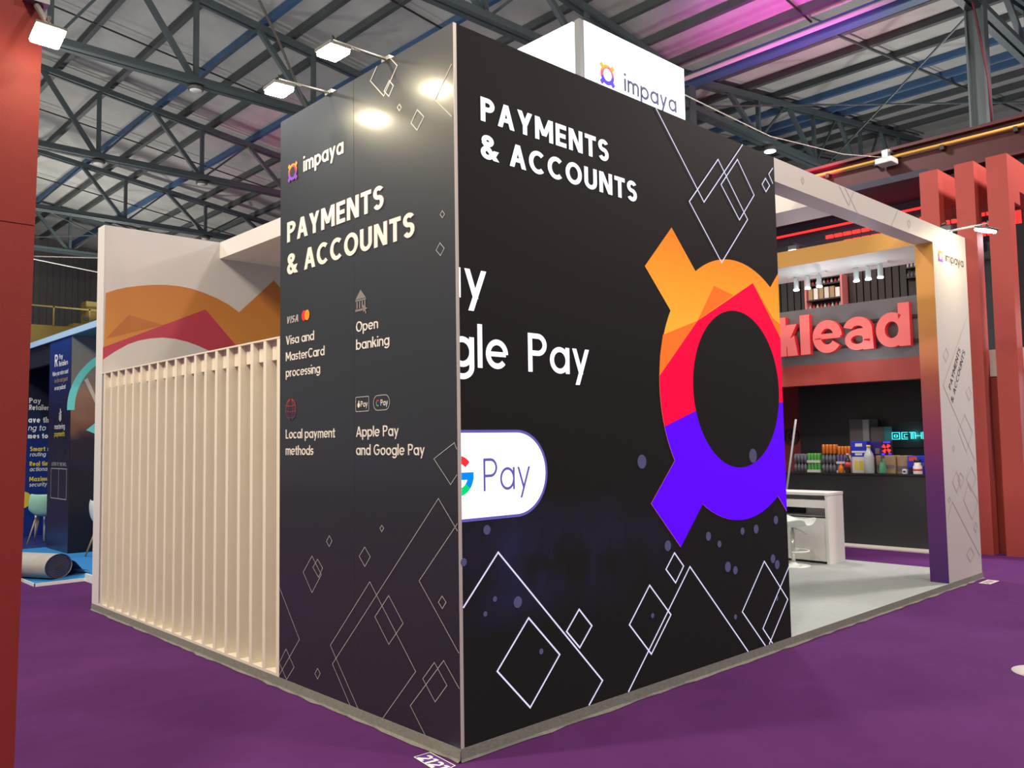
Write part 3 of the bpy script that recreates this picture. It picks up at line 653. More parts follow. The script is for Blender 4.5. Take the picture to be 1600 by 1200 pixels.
# cables
def cable(pts, r, m_, label, cat='cable'):
    return tag(MB().tube(pts, r, 6).build('hanging_cable', m_), label, cat)
cable([(-.75, 3.6, 7.2), (.35, 3.25, 5.80), (.60, 3.15, 5.25), (.86, 3.05, 4.6), (.95, 2.9, 4.0), (1.0, 2.8, 3.2)], .012, 'cable', 'black cable running down from the roof behind the dark wall, upper middle')
cable([(4.36, 1.55, 5.30), (6.9, 1.95, 5.55), (9.6, 2.25, 6.0), (11.9, 2.45, 6.50)], .006, 'rope', 'pale rope from the logo box to the red girder')
cable([(-1.0, 20, 6.46), (2.6, 20, 6.47), (4.3, 20, 6.66), (9, 20, 7.2)], .015, 'rope', 'upper pale wire at far left above the blue stand')
cable([(-1.0, 20, 6.6), (2.83, 20, 6.42), (4.32, 20, 6.28), (9, 20, 5.9)], .014, 'rope', 'lower pale wire at far left above the blue stand')
cable([(12.2, 1.3, 9.8), (12.28, 1.12, 8.8), (12.40, 1.0, 7.6), (12.40, .98, 6.7)], .02, 'cable_red', 'dark red cable looping down beside the upper right column')

# ================================================================== the stand: platform
P0 = 0.07
t = thing('stand_platform', (3.9, 2.9, 0), 'low raised grey carpeted stand floor with a grey taped edge', 'platform')
MB().box(0.0, 0.0, P0-.012, 7.86, 5.94, P0).build('carpet', 'grey_carpet', t)
m = MB().box(0.0, 0.0, 0.0, 7.86, 5.94, P0-.012)
for a, b in (((-.004, 5.95), (-.004, -.004)), ((-.004, -.004), (7.864, -.004))):
    a, b = Vector(a), Vector(b); n = 60; d = (b-a)
    nrm = Vector((-1, 0)) if abs(d.x) < .01 else Vector((0, -1))
    vs = []; fs = []
    for k in range(n+1):
        p = a+d*k/n; out = .008+.02*max(0, random.gauss(.35, .4))
        vs += [(p.x, p.y, P0), (p.x+nrm.x*.004, p.y+nrm.y*.004, .016), (p.x+nrm.x*out, p.y+nrm.y*out, .004)]
    for k in range(n): fs += [(3*k, 3*k+3, 3*k+4, 3*k+1), (3*k+1, 3*k+4, 3*k+5, 3*k+2)]
    m.add(vs, fs)
m.build('edge_strip', 'plinth', t)

# ================================================================== dark printed wall (left face)
H = 4.0
t = thing('graphic_wall', (.06, .98, P0), 'tall charcoal printed wall with white lettering, left face of the stand corner', 'wall panel')
MB().box(0.0, 1.004, P0, .018, 1.96, H).build('panel', 'vinyl', t)
MB().box(0.0, 0.0, P0, .018, 1.000, H).build('panel', 'vinyl', t)
MB().box(0.002, .9995, P0, .018, 1.0045, H).build('panel_joint', 'icon_grey', t)
MB().box(0.018, 0.20, P0, .10, 1.96, H).build('backing', 'white', t)
def dark_text(name, items, m_, wt, shear=0, d=.003):
    mb = MB()
    for s_, u, v, hh, ww in items: mb.solid(text_polys(s_, u, v, hh, ww, wt, .13 if s_.isupper() or '&' in s_ else .10, shear), on_dark, d)
    return mb.build(name, m_, t)
dark_text('heading', [('PAYMENTS', -1.856, 3.097, .144, 1.184), ('& ACCOUNTS', -1.856, 2.866, .144, 1.493)], 'vinyl_letter', .19, d=.004)
dark_text('logo_lettering', [('impaya', -1.633, 3.553, .108, .511)], 'vinyl_letter', .15)
dark_text('caption', [('Visa and', -1.872, 2.372, .062, .382), ('MasterCard', -1.872, 2.258, .062, .515), ('processing', -1.872, 2.145, .062, .46)], 'vinyl_letter', .125)
dark_text('caption', [('Open', -.978, 2.370, .064, .24), ('banking', -.978, 2.258, .064, .357)], 'vinyl_letter', .125)
dark_text('caption', [('Local payment', -1.871, 1.716, .064, .644), ('methods', -1.871, 1.603, .064, .372)], 'vinyl_letter', .125)
dark_text('caption', [('Apple Pay', -.981, 1.716, .064, .449), ('and Google Pay', -.982, 1.604, .064, .697)], 'vinyl_letter', .125)
dark_text('card_mark', [('VISA', -1.866, 2.520, .050, .165)], 'vinyl_line', .20, .18)
D = lambda ps, nm, m_, w_=.003: MB().flat(ps, lift(on_dark, w_)).build(nm, m_, t, recalc=False)
D(ell(-1.621, 2.551, .033, .036), 'card_circle', mat('mark_red', (.75, .03, .02), .5), .003)
D(ell(-1.580, 2.551, .033, .036), 'card_circle', mat('mark_orange', (.85, .30, .02), .5), .0035)
# bank icon with a pointer
ps = [[(-.985, 2.575), (-.865, 2.575), (-.925, 2.632)]]+rc(-.985, 2.562, -.865, 2.572)
for x in (-.972, -.943, -.914, -.885): ps += rc(x, 2.515, x+.014, 2.560)
ps += rc(-.985, 2.498, -.90, 2.512)+[[(-.900, 2.535), (-.850, 2.505), (-.872, 2.500), (-.860, 2.478), (-.872, 2.474), (-.882, 2.496), (-.896, 2.485)]]
D(ps, 'bank_icon', 'icon_grey')
# wire globe
ps = ribbon(ell(-1.80, 1.917, .072, .072, 28)[0], .006, True)
for rx in (.03, .055): ps += ribbon(ell(-1.80, 1.917, rx, .072, 24)[0], .005, True)
for dz in (-.04, 0, .04):
    hw = math.sqrt(.072**2-dz**2); ps += ribbon([(-1.80-hw, 1.917+dz-.01), (-1.80, 1.917+dz-.018), (-1.80+hw, 1.917+dz-.01)], .005, False)
D(ps, 'globe_icon', grad_mat('globe_fade', 2, [(0, (.05, .04, .12)), (1, (.42, .06, .06))], .5, 0, 1.84, 1.99))
def rrect(x0, y0, x1, y1, r, n=6):
    P = []
    for cx, cy, a in ((x1-r, y1-r, 0), (x0+r, y1-r, 90), (x0+r, y0+r, 180), (x1-r, y0+r, 270)):
        for k in range(n+1): P.append((cx+r*math.cos(math.radians(a+90*k/n)), cy+r*math.sin(math.radians(a+90*k/n))))
    return P
D(ribbon(rrect(-.984, 1.873, -.839, 1.962, .008), .005, True), 'badge_outline', 'vinyl_line')
D(ribbon(rrect(-.789, 1.873, -.620, 1.962, .044), .005, True), 'badge_outline', 'vinyl_line')
D(text_polys('Pay', -.928, 1.900, .036, .076, .14)+ell(-.951, 1.912, .014, .016)+ell(-.949, 1.933, .005, .008), 'badge_lettering', 'vinyl_letter')
D(text_polys('Pay', -.714, 1.900, .036, .076, .14), 'badge_lettering', 'vinyl_letter')
D(arcb(-.742, 1.916, .016, .016, .004, 45, 160), 'badge_letter_red', 'label_red'); D(arcb(-.742, 1.916, .016, .016, .004, 160, 300), 'badge_letter_green', 'green_can'); D(arcb(-.742, 1.916, .016, .016, .004, 300, 362)+rc(-.742, 1.912, -.722, 1.920), 'badge_letter_blue', 'g_blue_print' if 'g_blue_print' in M else 'box_blue')
M['lg_orange'] = mat('emblem_print_orange', (0.85, 0.36, 0.03), 0.5); M['lg_amber'] = mat('emblem_print_amber', (0.80, 0.22, 0.03), 0.5)
M['lg_red'] = mat('emblem_print_red', (0.75, 0.05, 0.09), 0.5); M['lg_purple'] = mat('emblem_print_purple', (0.24, 0.06, 0.62), 0.5)
put_logo(t, on_dark, -1.782, 3.590, .060, ['lg_orange', 'lg_amber', 'lg_red', 'lg_purple'], .002, .0006, hole='vinyl')
mb = MB(); mf = MB()
for c, pts in DARK_LINES:
    pts = [(min(max(p[0], -1.955), -.004), p[1]) for p in pts]
    zz = [p[1] for p in pts]
    MB().flat(ribbon(pts, .0065 if max(zz) > 3.4 else .0045, bool(c)), lift(on_dark, .0022)).build('diamond_outline', 'vinyl_line', t, recalc=False)

# ================================================================== LED wall (right face)
W = 3.447
t = thing('led_video_wall', (1.74, .08, P0), 'black LED video wall showing white text and a big ring emblem, right face of the stand corner', 'video screen')
MB().box(.0225, 0.0, P0, W, .14, H).build('screen', 'led_black', t)
MB().box(.10, .14, P0, W, .17, H).build('back_cover', 'black_matt', t)
MB().box(.0005, -.003, P0, .022, -.0003, H).build('corner_trim', 'trim', t)
L = lambda ps, nm, m_, w_=.002: MB().flat(ps, lift(on_led, w_)).build(nm, m_, t, recalc=False)
L(text_polys('PAYMENTS', .196, 3.492, .140, 1.116, .20, .13), 'heading', 'led_white')
L(text_polys('& ACCOUNTS', .193, 3.277, .138, 1.406, .20, .13), 'heading', 'led_white')
def clip_left(ps, x): return [q for q in (clip(p, (x, -10), (x, 10)) for p in ps) if len(q) > 2]
L(clip_left(text_polys('ay', -.145, 2.462, .236, .367, .135), .023), 'slide_text', 'led_white')
g = text_polys('gle', 0, 0, 1, None, .135)
L(clip_left(text_polys('gle', -.045, 2.083, .236, .425, .135), .023)+text_polys('Pay', .540, 2.079, .228, .536, .135), 'slide_text', 'led_white')
# pill badge
def pill(x0, z0, x1, z1): 
    r = (z1-z0)/2; return [(x0, z0)]+[(x1-r+r*math.cos(math.radians(a)), z0+r+r*math.sin(math.radians(a))) for a in range(-90, 91, 6)]+[(x0, z1)]
L([pill(.023, 1.246, .684, 1.740)], 'badge_border', 'pill_blue', .0020)
L([pill(.023, 1.262, .666, 1.724)], 'badge', 'led_white', .0026)
L(text_polys('Pay', .180, 1.403, .180, .360, .085, .12), 'badge_lettering', 'pill_blue', .0032)
cG = (.002, 1.493)
L(clip_left(arcb(cG[0], cG[1], .086, .088, .021, 42, 110), .023), 'badge_letter_red', 'g_red', .0032)
L(clip_left(arcb(cG[0], cG[1], .086, .088, .021, -40, 2)+rc(cG[0]+.01, cG[1]-.022, cG[0]+.107, cG[1]+.018), .023), 'badge_letter_blue', 'g_blue', .0033)
L(clip_left(arcb(cG[0], cG[1], .086, .088, .021, -110, -40), .023), 'badge_letter_green', 'g_green', .0032)
put_logo(t, on_led, 2.788, 2.047, .993, ['led_orange', 'led_dark_orange', 'led_red', 'led_purple'], .0012, .0005, xmax=W-.002)
L([ell(x, z, r*1.2, r*1.2, 18)[0] for x, z, r in LED_BOKEH if x+1.2*r < W], 'light_dots', 'led_bokeh', .0036)
mb = MB()
for c, pts in LED_LINES:
    pts = [(min(max(p[0], .024), W-.003), min(p[1], H-.004)) for p in pts]
    pts = [(x, max(z, P0+.004)) for x, z in pts]
    MB().flat(ribbon(pts, .0098, bool(c)), lift(on_led, .0042)).build('diamond_outline', 'led_line', t, recalc=False)

# rear of the corner store-room: plain returns behind the two faces
t = thing('store_room_wall', (1.7, 1.95, P0), 'plain return walls of the store room behind the screen', 'wall panel')
MB().box(.10, 1.90, P0, W, 1.96, H-.02).box(W-.06, .17, P0, W, 1.90, H-.02).build('panel', 'white', t)

# ================================================================== slat screen
t = thing('slat_screen', (.05, 3.85, P0), 'cream vertical slat screen standing left of the charcoal wall', 'screen')
for k in range(19):
    y = 1.985+.205*k
    if y > 5.72: break
    MB().box(0.0, y-.022, P0+.02, .135, y+.022, 2.432).build('slat', 'slat', t)
MB().box(.0, 1.962, P0, .14, 5.745, P0+.02).build('bottom_rail', 'slat', t)
MB().box(-.002, 1.962, 2.432, .20, 5.745, 2.444).build('top_cap', 'slat', t)
MB().box(.135, 1.962, 2.15, .155, 5.745, 2.42).build('top_rail', 'slat', t)
mb = MB()
for k in range(18):
    y = 1.985+.205*k; mb.box(.045, y+.0225, 2.29, .13, y+.1825, 2.431)
mb.build('head_block', 'slat', t)
# low inner partition behind the slats
t = thing('inner_partition', (.5, 3.85, P0), 'pale partition seen through the gaps of the slat screen', 'wall panel')
MB().box(.60, 2.0, P0, .66, 5.74, 2.40).build('panel', 'white', t)

# ================================================================== mural wall
t = thing('mural_wall', (2.5, 5.84, P0), 'white end wall with an orange and crimson printed emblem above the slats', 'wall panel')
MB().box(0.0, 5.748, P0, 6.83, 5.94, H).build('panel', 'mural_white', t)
MB().box(-.004, 5.745, P0, 0.0, 5.943, H).build('end_face', 'white', t)
MW = on_plane_y(5.748)
MB().flat([MURAL['orange']+[(2.2, 2.2), (.003, 2.2)]], lift(MW, .0010)).build('orange_print', 'p_orange', t, recalc=False)
MB().flat([MURAL['dark']], lift(MW, .0018)).build('dark_orange_print', 'p_dark_orange', t, recalc=False)
r_ = MURAL['red']; MB().flat([[(.003, r_[0][1]), r_[1], r_[2], (1.6, 2.2), (.003, 2.2)]], lift(MW, .0024)).build('crimson_print', 'p_red', t, recalc=False)
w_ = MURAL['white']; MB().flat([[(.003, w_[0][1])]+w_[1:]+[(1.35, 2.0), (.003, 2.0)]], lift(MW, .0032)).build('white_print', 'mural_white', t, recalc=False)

# ================================================================== white portal frame
HB = 3.797
t = thing('portal_frame', (7.3, .1, P0), 'white open portal frame with an orange to purple inner face, right side of the stand', 'frame')
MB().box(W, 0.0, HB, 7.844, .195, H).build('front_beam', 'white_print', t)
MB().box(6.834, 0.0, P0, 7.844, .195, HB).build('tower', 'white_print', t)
MB().box(6.830, 0.002, P0, 6.834, .195, HB).build('inner_face', 'p_fade', t)
MB().box(6.834, .195, HB, 7.844, 5.94, H).build('side_beam', 'white', t)
MB().box(6.830, .195, HB+.003, 6.834, 5.748, H).build('side_beam_face', 'p_orange_beam' if 'p_orange_beam' in M else mat('print_beam_orange', (0.66, 0.33, 0.06), 0.5), t)
MB().box(4.38, .195, HB, 4.866, 5.748, H).build('cross_beam', 'white', t)
MB().box(1.25, 1.962, 3.812, 4.38, 5.747, H).build('ceiling_slab', 'white', t)
MB().box(6.834, 5.75, P0, 7.844, 5.94, HB).build('rear_tower', 'white', t)
TW = on_plane_y(0.0)
mb = MB()
for c, pts in TOWER_LINES:
    pts = [(min(max(p[0], 6.84), 7.838), p[1]) for p in pts]; MB().flat(ribbon(pts, .012, bool(c)), lift(TW, .0016)).build('diamond_print', 'faint', t, recalc=False)
for c, pts in ((1, [(3.93, 3.93), (3.955, 3.90), (3.93, 3.87), (3.905, 3.90)]), (0, [(4.62, 3.995), (4.80, 3.84), (4.92, 3.995)]), (0, [(4.74, 3.995), (4.98, 3.80)]), (0, [(5.75, 3.80), (5.93, 3.995)]), (1, [(6.2, 3.94), (6.24, 3.9), (6.2, 3.85), (6.16, 3.9)])):
    MB().flat(ribbon(pts, .010, bool(c)), lift(TW, .0016)).build('diamond_print', 'faint', t, recalc=False)
# diagonal lettering on the tower
ang = math.radians(52)
def diag_to3(u0, v0): 
    ca, sa = math.cos(ang), math.sin(ang)
    return lambda u, v: TW(u0+u*ca-v*sa, v0+u*sa+v*ca, .002)
MB().flat(text_polys('PAYMENTS', 0, 0, .070, .60, .14, .14), diag_to3(7.145, 2.165)).build('tower_lettering', 'ink', t, recalc=False)
MB().flat(text_polys('& ACCOUNTS', 0, 0, .070, .76, .14, .14), diag_to3(7.190, 2.02)).build('tower_lettering', 'ink', t, recalc=False)
MB().flat(text_polys('impaya', 7.187, 3.630, .105, .557, .12), lift(TW, .002)).build('logo_lettering', 'ink', t, recalc=False)
put_logo(t, TW, 7.035, 3.668, .064, ['lg_orange', 'lg_amber', 'lg_red', 'lg_purple'], .0014, .0005, hole='white_print')

# spotlights on the underside of the side beam
for grp, ys, txt in (('left', (1.96, 1.80, 1.64), 'left'), ('right', (1.15, 1.00, .85), 'right')):
    t = thing('track_light', (7.45, ys[1], HB), 'white ceiling track with three small spotlights, %s set under the orange beam' % txt, 'spotlight', 'spotlight tracks under the beam')
    MB().box(7.43, ys[2]-.10, HB-.02, 7.47, ys[0]+.10, HB).build('track', 'white', t)
    for y in ys:
        h_ = MB().lathe([(.001, .15), (.032, .15), (.032, .02), (.036, .0), (.03, .0)], 14, (7.45, y, HB-.185)).build('spot_head', 'chair_white', t)
        MB().tube([(7.45, y, HB-.02), (7.45, y, HB-.05)], .009).build('stem', 'white', h_)
        MB().lathe([(.001, 0), (.033, .0), (.038, .012), (.001, .014)], 14, (7.45, y, HB-.20)).build('lens', 'lamp_cool', h_)
    light('spot_bulb', 'POINT', (7.25, ys[1], HB-.45), 5, (.85, .95, 1.0), size=.08)

light('counter_fill_light', 'AREA', (4.62, 2.4, HB-.02), 30, (.90, 1.0, .96), (5.6, 2.2, 0), .4)  # added under the cross beam to brighten counter, stool and carpet
# ================================================================== illuminated logo box on posts
t = thing('logo_lightbox', (3.58, 2.28, P0), 'glowing white logo box on grey posts above the screen wall', 'illuminated sign')
X0, X1, Y0, Y1, Z0, Z1 = 2.80, 4.364, 1.5, 2.26, 4.40, 5.535
Y1 = 3.06
px = .055
for x, y in ((X0-.06, Y0), (X1, Y0), (X0-.06, Y1-.06), (X1, Y1-.06)):
    if (x, y) == (X1, Y0): continue
    MB().box(x, y, H if (y > 2.0) else H-.02, x+.06, y+.06, Z1+.0).build('post', 'steel', t)
MB().box(X0, Y0-.004, Z0, X1, Y0+.03, Z1).build('front_panel', 'lightbox', t)
MB().box(X0-.06, Y0+.085, Z0, X0-.03, Y1-.07, Z1).build('side_panel', 'lightbox', t)
MB().box(X0, Y1-.03, Z0, X1, Y1, Z1).build('back_panel', 'lightbox', t)
MB().box(X1-.03, Y0+.03, Z0, X1, Y1-.03, Z1).build('right_panel', 'lightbox', t)
MB().box(X0, Y0+.03, Z1-.03, X1-.03, Y1-.03, Z1-.01).build('lid', 'white', t)
LB = on_plane_y(Y0-.004)
MB().flat(text_polys('impaya', 3.364, 5.022, .178, .845, .135, .11), lift(LB, .003)).build('logo_lettering', mat('navy_backlit', (.01, .012, .04), .6, emit=(.015, .025, .12), estr=1), t, recalc=False)
em = lambda n_, c: mat(n_, (0.02, 0.02, 0.02), .6, emit=c, estr=1)
put_logo(t, LB, 3.114, 5.105, .098, [em('backlit_orange', (1, .48, .02)), em('backlit_amber', (1, .3, .02)), em('backlit_red', (.9, .06, .32)), em('backlit_purple', (.05, .0, .95))], .0025, .0008, hole='lightbox')
for x in (3.2, 4.0):
    MB().box(x-.03, 1.93, H-.03, x+.03, 1.97, Z0+.02).build('support', 'steel', t)
MB().box(X0, 1.5, Z0, X1, 3.06, Z0+.02).build('floor_panel', 'white', t)

# ================================================================== floodlights on arms
def arm_flood(base, tip, aim, label, k=1.0):
    b, p = Vector(base), Vector(tip)
    t = thing('arm_floodlight', base, label, 'floodlight', 'floodlights on arms')
    MB().tube([b, b+(p-b)*.97, p], .011, 8).build('arm', 'chrome', t)
    MB().box(b.x-.04, b.y-.04, b.z-.012, b.x+.04, b.y+.04, b.z+.012).build('clamp', 'chrome', t)
    d = (Vector(aim)-p).normalized(); side = (p-b).cross(Vector((0, 0, 1))).normalized(); up_ = side.cross(d).normalized()
    c = p+d*(.03+.045*k)
    def q(mb, w_, h_, d0, d1):
        P = [c+side*(i*w_)+up_*(j*h_)+d*k for k in (d0, d1) for i, j in ((-1, -1), (1, -1), (1, 1), (-1, 1))]
        return mb.add(P, [(3, 2, 1, 0), (4, 5, 6, 7), (0, 1, 5, 4), (1, 2, 6, 5), (2, 3, 7, 6), (3, 0, 4, 7)])
    q(MB(), .118*k, .100*k, -.03*k, 0).build('housing', 'lamp_body', t, bevel=.008*k)
    q(MB(), .108*k, .090*k, .0005, .035*k).build('lens', 'lamp_warm', t, bevel=.012*k)
    MB().tube([p-(p-b).normalized()*.02+Vector((0, 0, .0)), p+Vector((0, 0, .03)), c-d*.03], .007, 6).build('yoke', 'lamp_body', t)
    return t
arm_flood((.03, 1.296, 4.01), (-.36, 1.31, 4.0), (-.34, 1.27, 3.0), 'bright floodlight on a metal arm, left one of two over the charcoal wall', .72)
arm_flood((.03, .636, 4.01), (-.38, .628, 4.0), (-.36, .59, 3.0), 'bright floodlight on a metal arm, right one of two over the charcoal wall', .72)
arm_flood((7.40, .08, 4.01), (7.30, -.42, 4.00), (7.25, -.2, 3.3), 'bright floodlight on a metal arm at the top of the white tower', .85)
# ================================================================== near red panel at the left edge
t = thing('red_panel_pillar', (-2.7, .1, 0), 'red painted pillar filling the left edge of the picture', 'pillar')
ex = lambda z: -2.150+(z-.63)*.0141          # the right edge leans out slightly towards the top
def lean(z0, z1, i=0.0):
    return MB().add([(-3.4, -.3+i, z0), (ex(z0)-i, -.3+i, z0), (ex(z0)-i, .5-i, z0), (-3.4, .5-i, z0), (-3.4, -.3+i, z1), (ex(z1)-i, -.3+i, z1), (ex(z1)-i, .5-i, z1), (-3.4, .5-i, z1)],
                    [(3, 2, 1, 0), (4, 5, 6, 7), (0, 1, 5, 4), (1, 2, 6, 5), (2, 3, 7, 6), (3, 0, 4, 7)])
lean(2.445, 3.45).build('panel', 'red_near', t)
lean(0, 2.4415).build('panel', 'red_near', t)
lean(2.441, 2.446, .004).build('joint', 'red_dark', t)
t = arm_flood((-2.14, -.29, 3.24), (-2.13, -.44, 3.10), (-2.4, -1.2, 1.6), 'glaring floodlight on the edge of the red pillar at top left', .42)

# ================================================================== floor marks
t = thing('floor_number', (-.09, .1, 0), 'white outlined number sticker on the carpet at the stand corner', 'sticker')
FM = lambda u, v, w=0.0: (v, -u, .004+w)
MB().flat(ribbon([(-.235, -.128), (.035, -.168), (.015, -.052), (-.228, -.028)], .006, True), FM).build('outline', 'text_white', t, recalc=False)
MB().flat(text_polys('2121', -.215, -.128, .080, .215, .20, .10, .12), lambda u, v: FM(u, v-.14*(u+.215))).build('number', 'text_white', t, recalc=False)
MB().flat([[(-.231, -.126), (.031, -.164), (.012, -.056), (-.224, -.032)]], lambda u, v: FM(u, v, -.002)).build('ground', 'p_purple', t, recalc=False)
t = thing('floor_number', (7.66, -.12, 0), 'small pale sticker on the carpet by the foot of the white tower', 'sticker')
MB().box(7.50, -.19, 0, 7.80, -.07, .002).build('sheet', 'pack_white', t)
MB().flat(text_polys('2121', 7.53, -.165, .07, .22, .24, .12), lambda u, v: (u, v, .003)).build('number', 'plinth', t, recalc=False)
t = thing('floor_disc', (3.925, -1.65, 0), 'round white and orange floor marker at the right edge of the picture', 'sticker')
MB().lathe([(.001, 0), (.20, 0), (.20, .003), (.001, .003)], 40, (3.925, -1.65, .001)).build('disc', 'pack_white', t)
MB().flat([[(3.925+.19*math.cos(a*PI/18), -1.65+.19*math.sin(a*PI/18)) for a in range(15, 34)]], lambda u, v: (u, v, .0055)).build('orange_print', 'lg_orange', t, recalc=False)

# ================================================================== white counter, stool and pole on the stand
t = thing('reception_counter', (7.5, 2.3, P0), 'white reception counter with open shelf slots at the back of the stand', 'counter')
cx0, cx1, cy0, cy1, cz = 7.305, 7.725, 1.575, 3.4, .96
MB().box(cx0-.01, cy0-.005, cz-.035, cx1+.005, cy1, cz).build('worktop', 'white', t, bevel=.004)
MB().box(cx0, cy0, P0, cx1, cy0+.035, cz-.035).build('side_panel', 'white', t)
MB().box(cx0, cy1-.035, P0, cx1, cy1, cz-.035).build('side_panel', 'white', t)
MB().box(cx1-.02, cy0+.035, P0, cx1, cy1-.035, cz-.035).build('front_panel', 'white', t)
MB().box(cx0+.012, cy0+.035, .78, cx0+.03, cy1-.035, .865).box(cx0+.012, cy0+.035, P0+.03, cx0+.03, cy1-.035, .655).build('door', 'white', t)
MB().box(cx0+.012, cy0+.035, .765, cx1-.02, cy1-.035, .78).box(cx0+.012, cy0+.035, .640, cx1-.02, cy1-.035, .655).build('shelf', 'white', t)
MB().box(cx0+.05, cy0+.036, P0, cx1-.02, cy1-.036, P0+.03).build('kick', 'black_matt', t)
MB().box(cx1-.05, cy0+.5, .655, cx1-.03, cy1-.04, .765).build('slot_shadow_board', 'black_matt', t)

def shell_stool(x, y):
    t = thing('bar_stool', (x, y, P0), 'white moulded bar stool with round base in front of the white counter', 'stool')
    MB().lathe([(.001, 0), (.205, 0), (.205, .006), (.16, .015), (.05, .028), (.03, .05), (.001, .05)], 32, (x, y, P0)).build('base', 'chair_white', t)
    MB().lathe([(.024, .04), (.024, .42), (.016, .42), (.016, .52)], 14, (x, y, P0)).build('gas_stem', 'chrome', t)
    MB().tube([(x+.19*math.cos(a), y+.19*math.sin(a), P0+.19) for a in [k*PI/8 for k in range(-7, 6)]], .011).tube([(x, y, P0+.19), (x+.19, y, P0+.19)], .009).build('foot_ring', 'chair_white', t)
    MB().tube([(x, y, .55), (x+.04, y-.10, .50), (x+.05, y-.16, .46)], .006).build('lever', 'chrome', t)
    # shell: profile swept across the width; back at -s, lip at +s ; s runs along -y
    prof = [(-.22, .40, .17), (-.235, .32, .19), (-.225, .22, .20), (-.20, .12, .21), (-.15, .04, .22), (-.05, .0, .22), (.08, .0, .215), (.17, .025, .20), (.215, .03, .17), (.235, .012, .13)]
    vs = []; fs = []; n = 12
    for s_, z, hw in prof:
        for k in range(n+1):
            a = -1+2*k/n; side = .075*abs(a)**3
            vs.append((x+a*hw, y-s_+(.04*abs(a)**2 if s_ < -.1 else 0), P0+.50+z+side*(1 if s_ > -.16 else .3)))
    for i in range(len(prof)-1):
        for k in range(n): fs.append((i*(n+1)+k, i*(n+1)+k+1, (i+1)*(n+1)+k+1, (i+1)*(n+1)+k))
    o = MB().add(vs, fs, True).build('seat_shell', 'chair_white', t)
    sd = o.modifiers.new('thickness', 'SOLIDIFY'); sd.thickness = .022
    ss = o.modifiers.new('smooth', 'SUBSURF'); ss.levels = 1; ss.render_levels = 2
shell_stool(6.93, 1.86)
t = tag(MB().tube([(8.35, 2.86, .02), (8.5, 2.60, 1.92)], [.013, .016]).build('wooden_pole', 'bottle_clear'), 'thin pale pole leaning beside the black bar counter', 'pole')

# ================================================================== red two-storey stand opposite
XR = 10.0
t = thing('red_stand_facade', (10.2, 3.5, 0), 'coral red fascia band over the bar opening with grey slatted parapet above', 'stand front')
MB().box(10.0, 1.29, 2.50, 10.25, 8, 2.83).build('fascia_band', 'red', t)
MB().box(10.02, 1.29, 2.83, 10.10, 8, 3.745).build('parapet', 'grey_clad', t)
for z in (3.07, 3.43): MB().box(9.985, 1.29, z-.022, 10.02, 8, z+.022).build('parapet_rail', 'black', t)
MB().box(10.1, 1.29, 2.68, 11.95, 8, 2.80).build('upper_floor', 'red_dark', t)
MB().box(11.2, 1.29, 2.80, 11.3, 8, 4.72).build('upper_back_wall', 'black_matt', t)
MB().box(9.60, .86, 0, 10.2, 8, .018).build('pale_floor_strip', 'rope', t)
t = thing('bar_back_wall', (12.6, 3, 0), 'black bar back wall with a dark red part at its left, behind the drinks', 'wall panel')
MB().box(12.9, -1.5, 0, 13.0, 8, 5.3).build('back_wall', 'black_matt', t)
MB().box(12.44, 4.56, 0, 12.5, 8, 2.68).build('inner_red_wall', 'red_dark', t)
MB().box(12.3, 1.0, 0, 12.38, 4.56, 2.68).build('bar_back_panel', 'black', t)
t = thing('upper_canopy', (11, 4, 5.4), 'dark navy canopy over the upper floor of the red stand, with red glowing lines', 'canopy')
MB().box(10.4, 1.3, 5.62, 11.85, 8, 5.72).build('slab', 'navy', t)
MB().box(11.75, 1.3, 4.9, 11.85, 8, 5.62).build('front_board', 'navy', t)
MB().tube([(11.70, 1.3, 5.47), (11.70, 8, 5.43)], .022).build('light_line', 'neon_red', t)
for j, (z, ya, yb) in enumerate(((5.28, 1.32, 3.6), (5.14, 1.32, 3.25), (5.02, 4.2, 4.6), (5.10, 4.35, 4.6))):
    mm = MB(); y = ya
    while y < yb: mm.box(11.69, y, z-.03, 11.74, min(y+.13, yb), z+.03); y += .165
    mm.build('light_dashes', 'neon_red', t)
MB().box(11.60, 1.5, 4.86, 11.72, 8, 4.90).build('edge_bar', 'girder_red', t)
for x, y, z, txt in ((10.8, 3.78, 4.98, 'bright white floodlight under the canopy left, above the orange beam'), (9.9, .93, 4.62, 'bright white floodlight between two red fins')):
    t = thing('stand_floodlight', (x, y, z), txt, 'floodlight', 'floodlights of the red stand')
    MB().box(x, y-.08, z-.03, x+.10, y+.08, z+.05).build('housing', 'lamp_body', t)
    MB().box(x-.012, y-.065, z-.055, x+.085, y+.065, z-.03).build('lens', 'lamp_cool', t)
    MB().tube([(x+.05, y, z+.04), (x+.05, y, z+.10), (11.8 if x > 10.3 else 10.06, y+(0 if x > 10.3 else .12), z+.10)], .015).build('bracket', 'lamp_body', t)
t = thing('red_light_dashes', (11.6, .9, 5.0), 'short stack of red glowing dashes between the left and middle red fins', 'light')
MB().box(11.62, .81, 4.7, 11.66, 1.02, 5.55).build('board', 'navy', t)
for z in (4.82, 4.98, 5.14, 5.30): MB().box(11.60, .82, z-.03, 11.62, .90, z+.03).box(11.60, .92, z-.03, 11.62, 1.0, z+.03).build('light_dashes', 'neon_red', t)
MB().box(11.60, .42, 4.9, 11.64, .50, 5.1).build('light_dashes', 'neon_red', t)
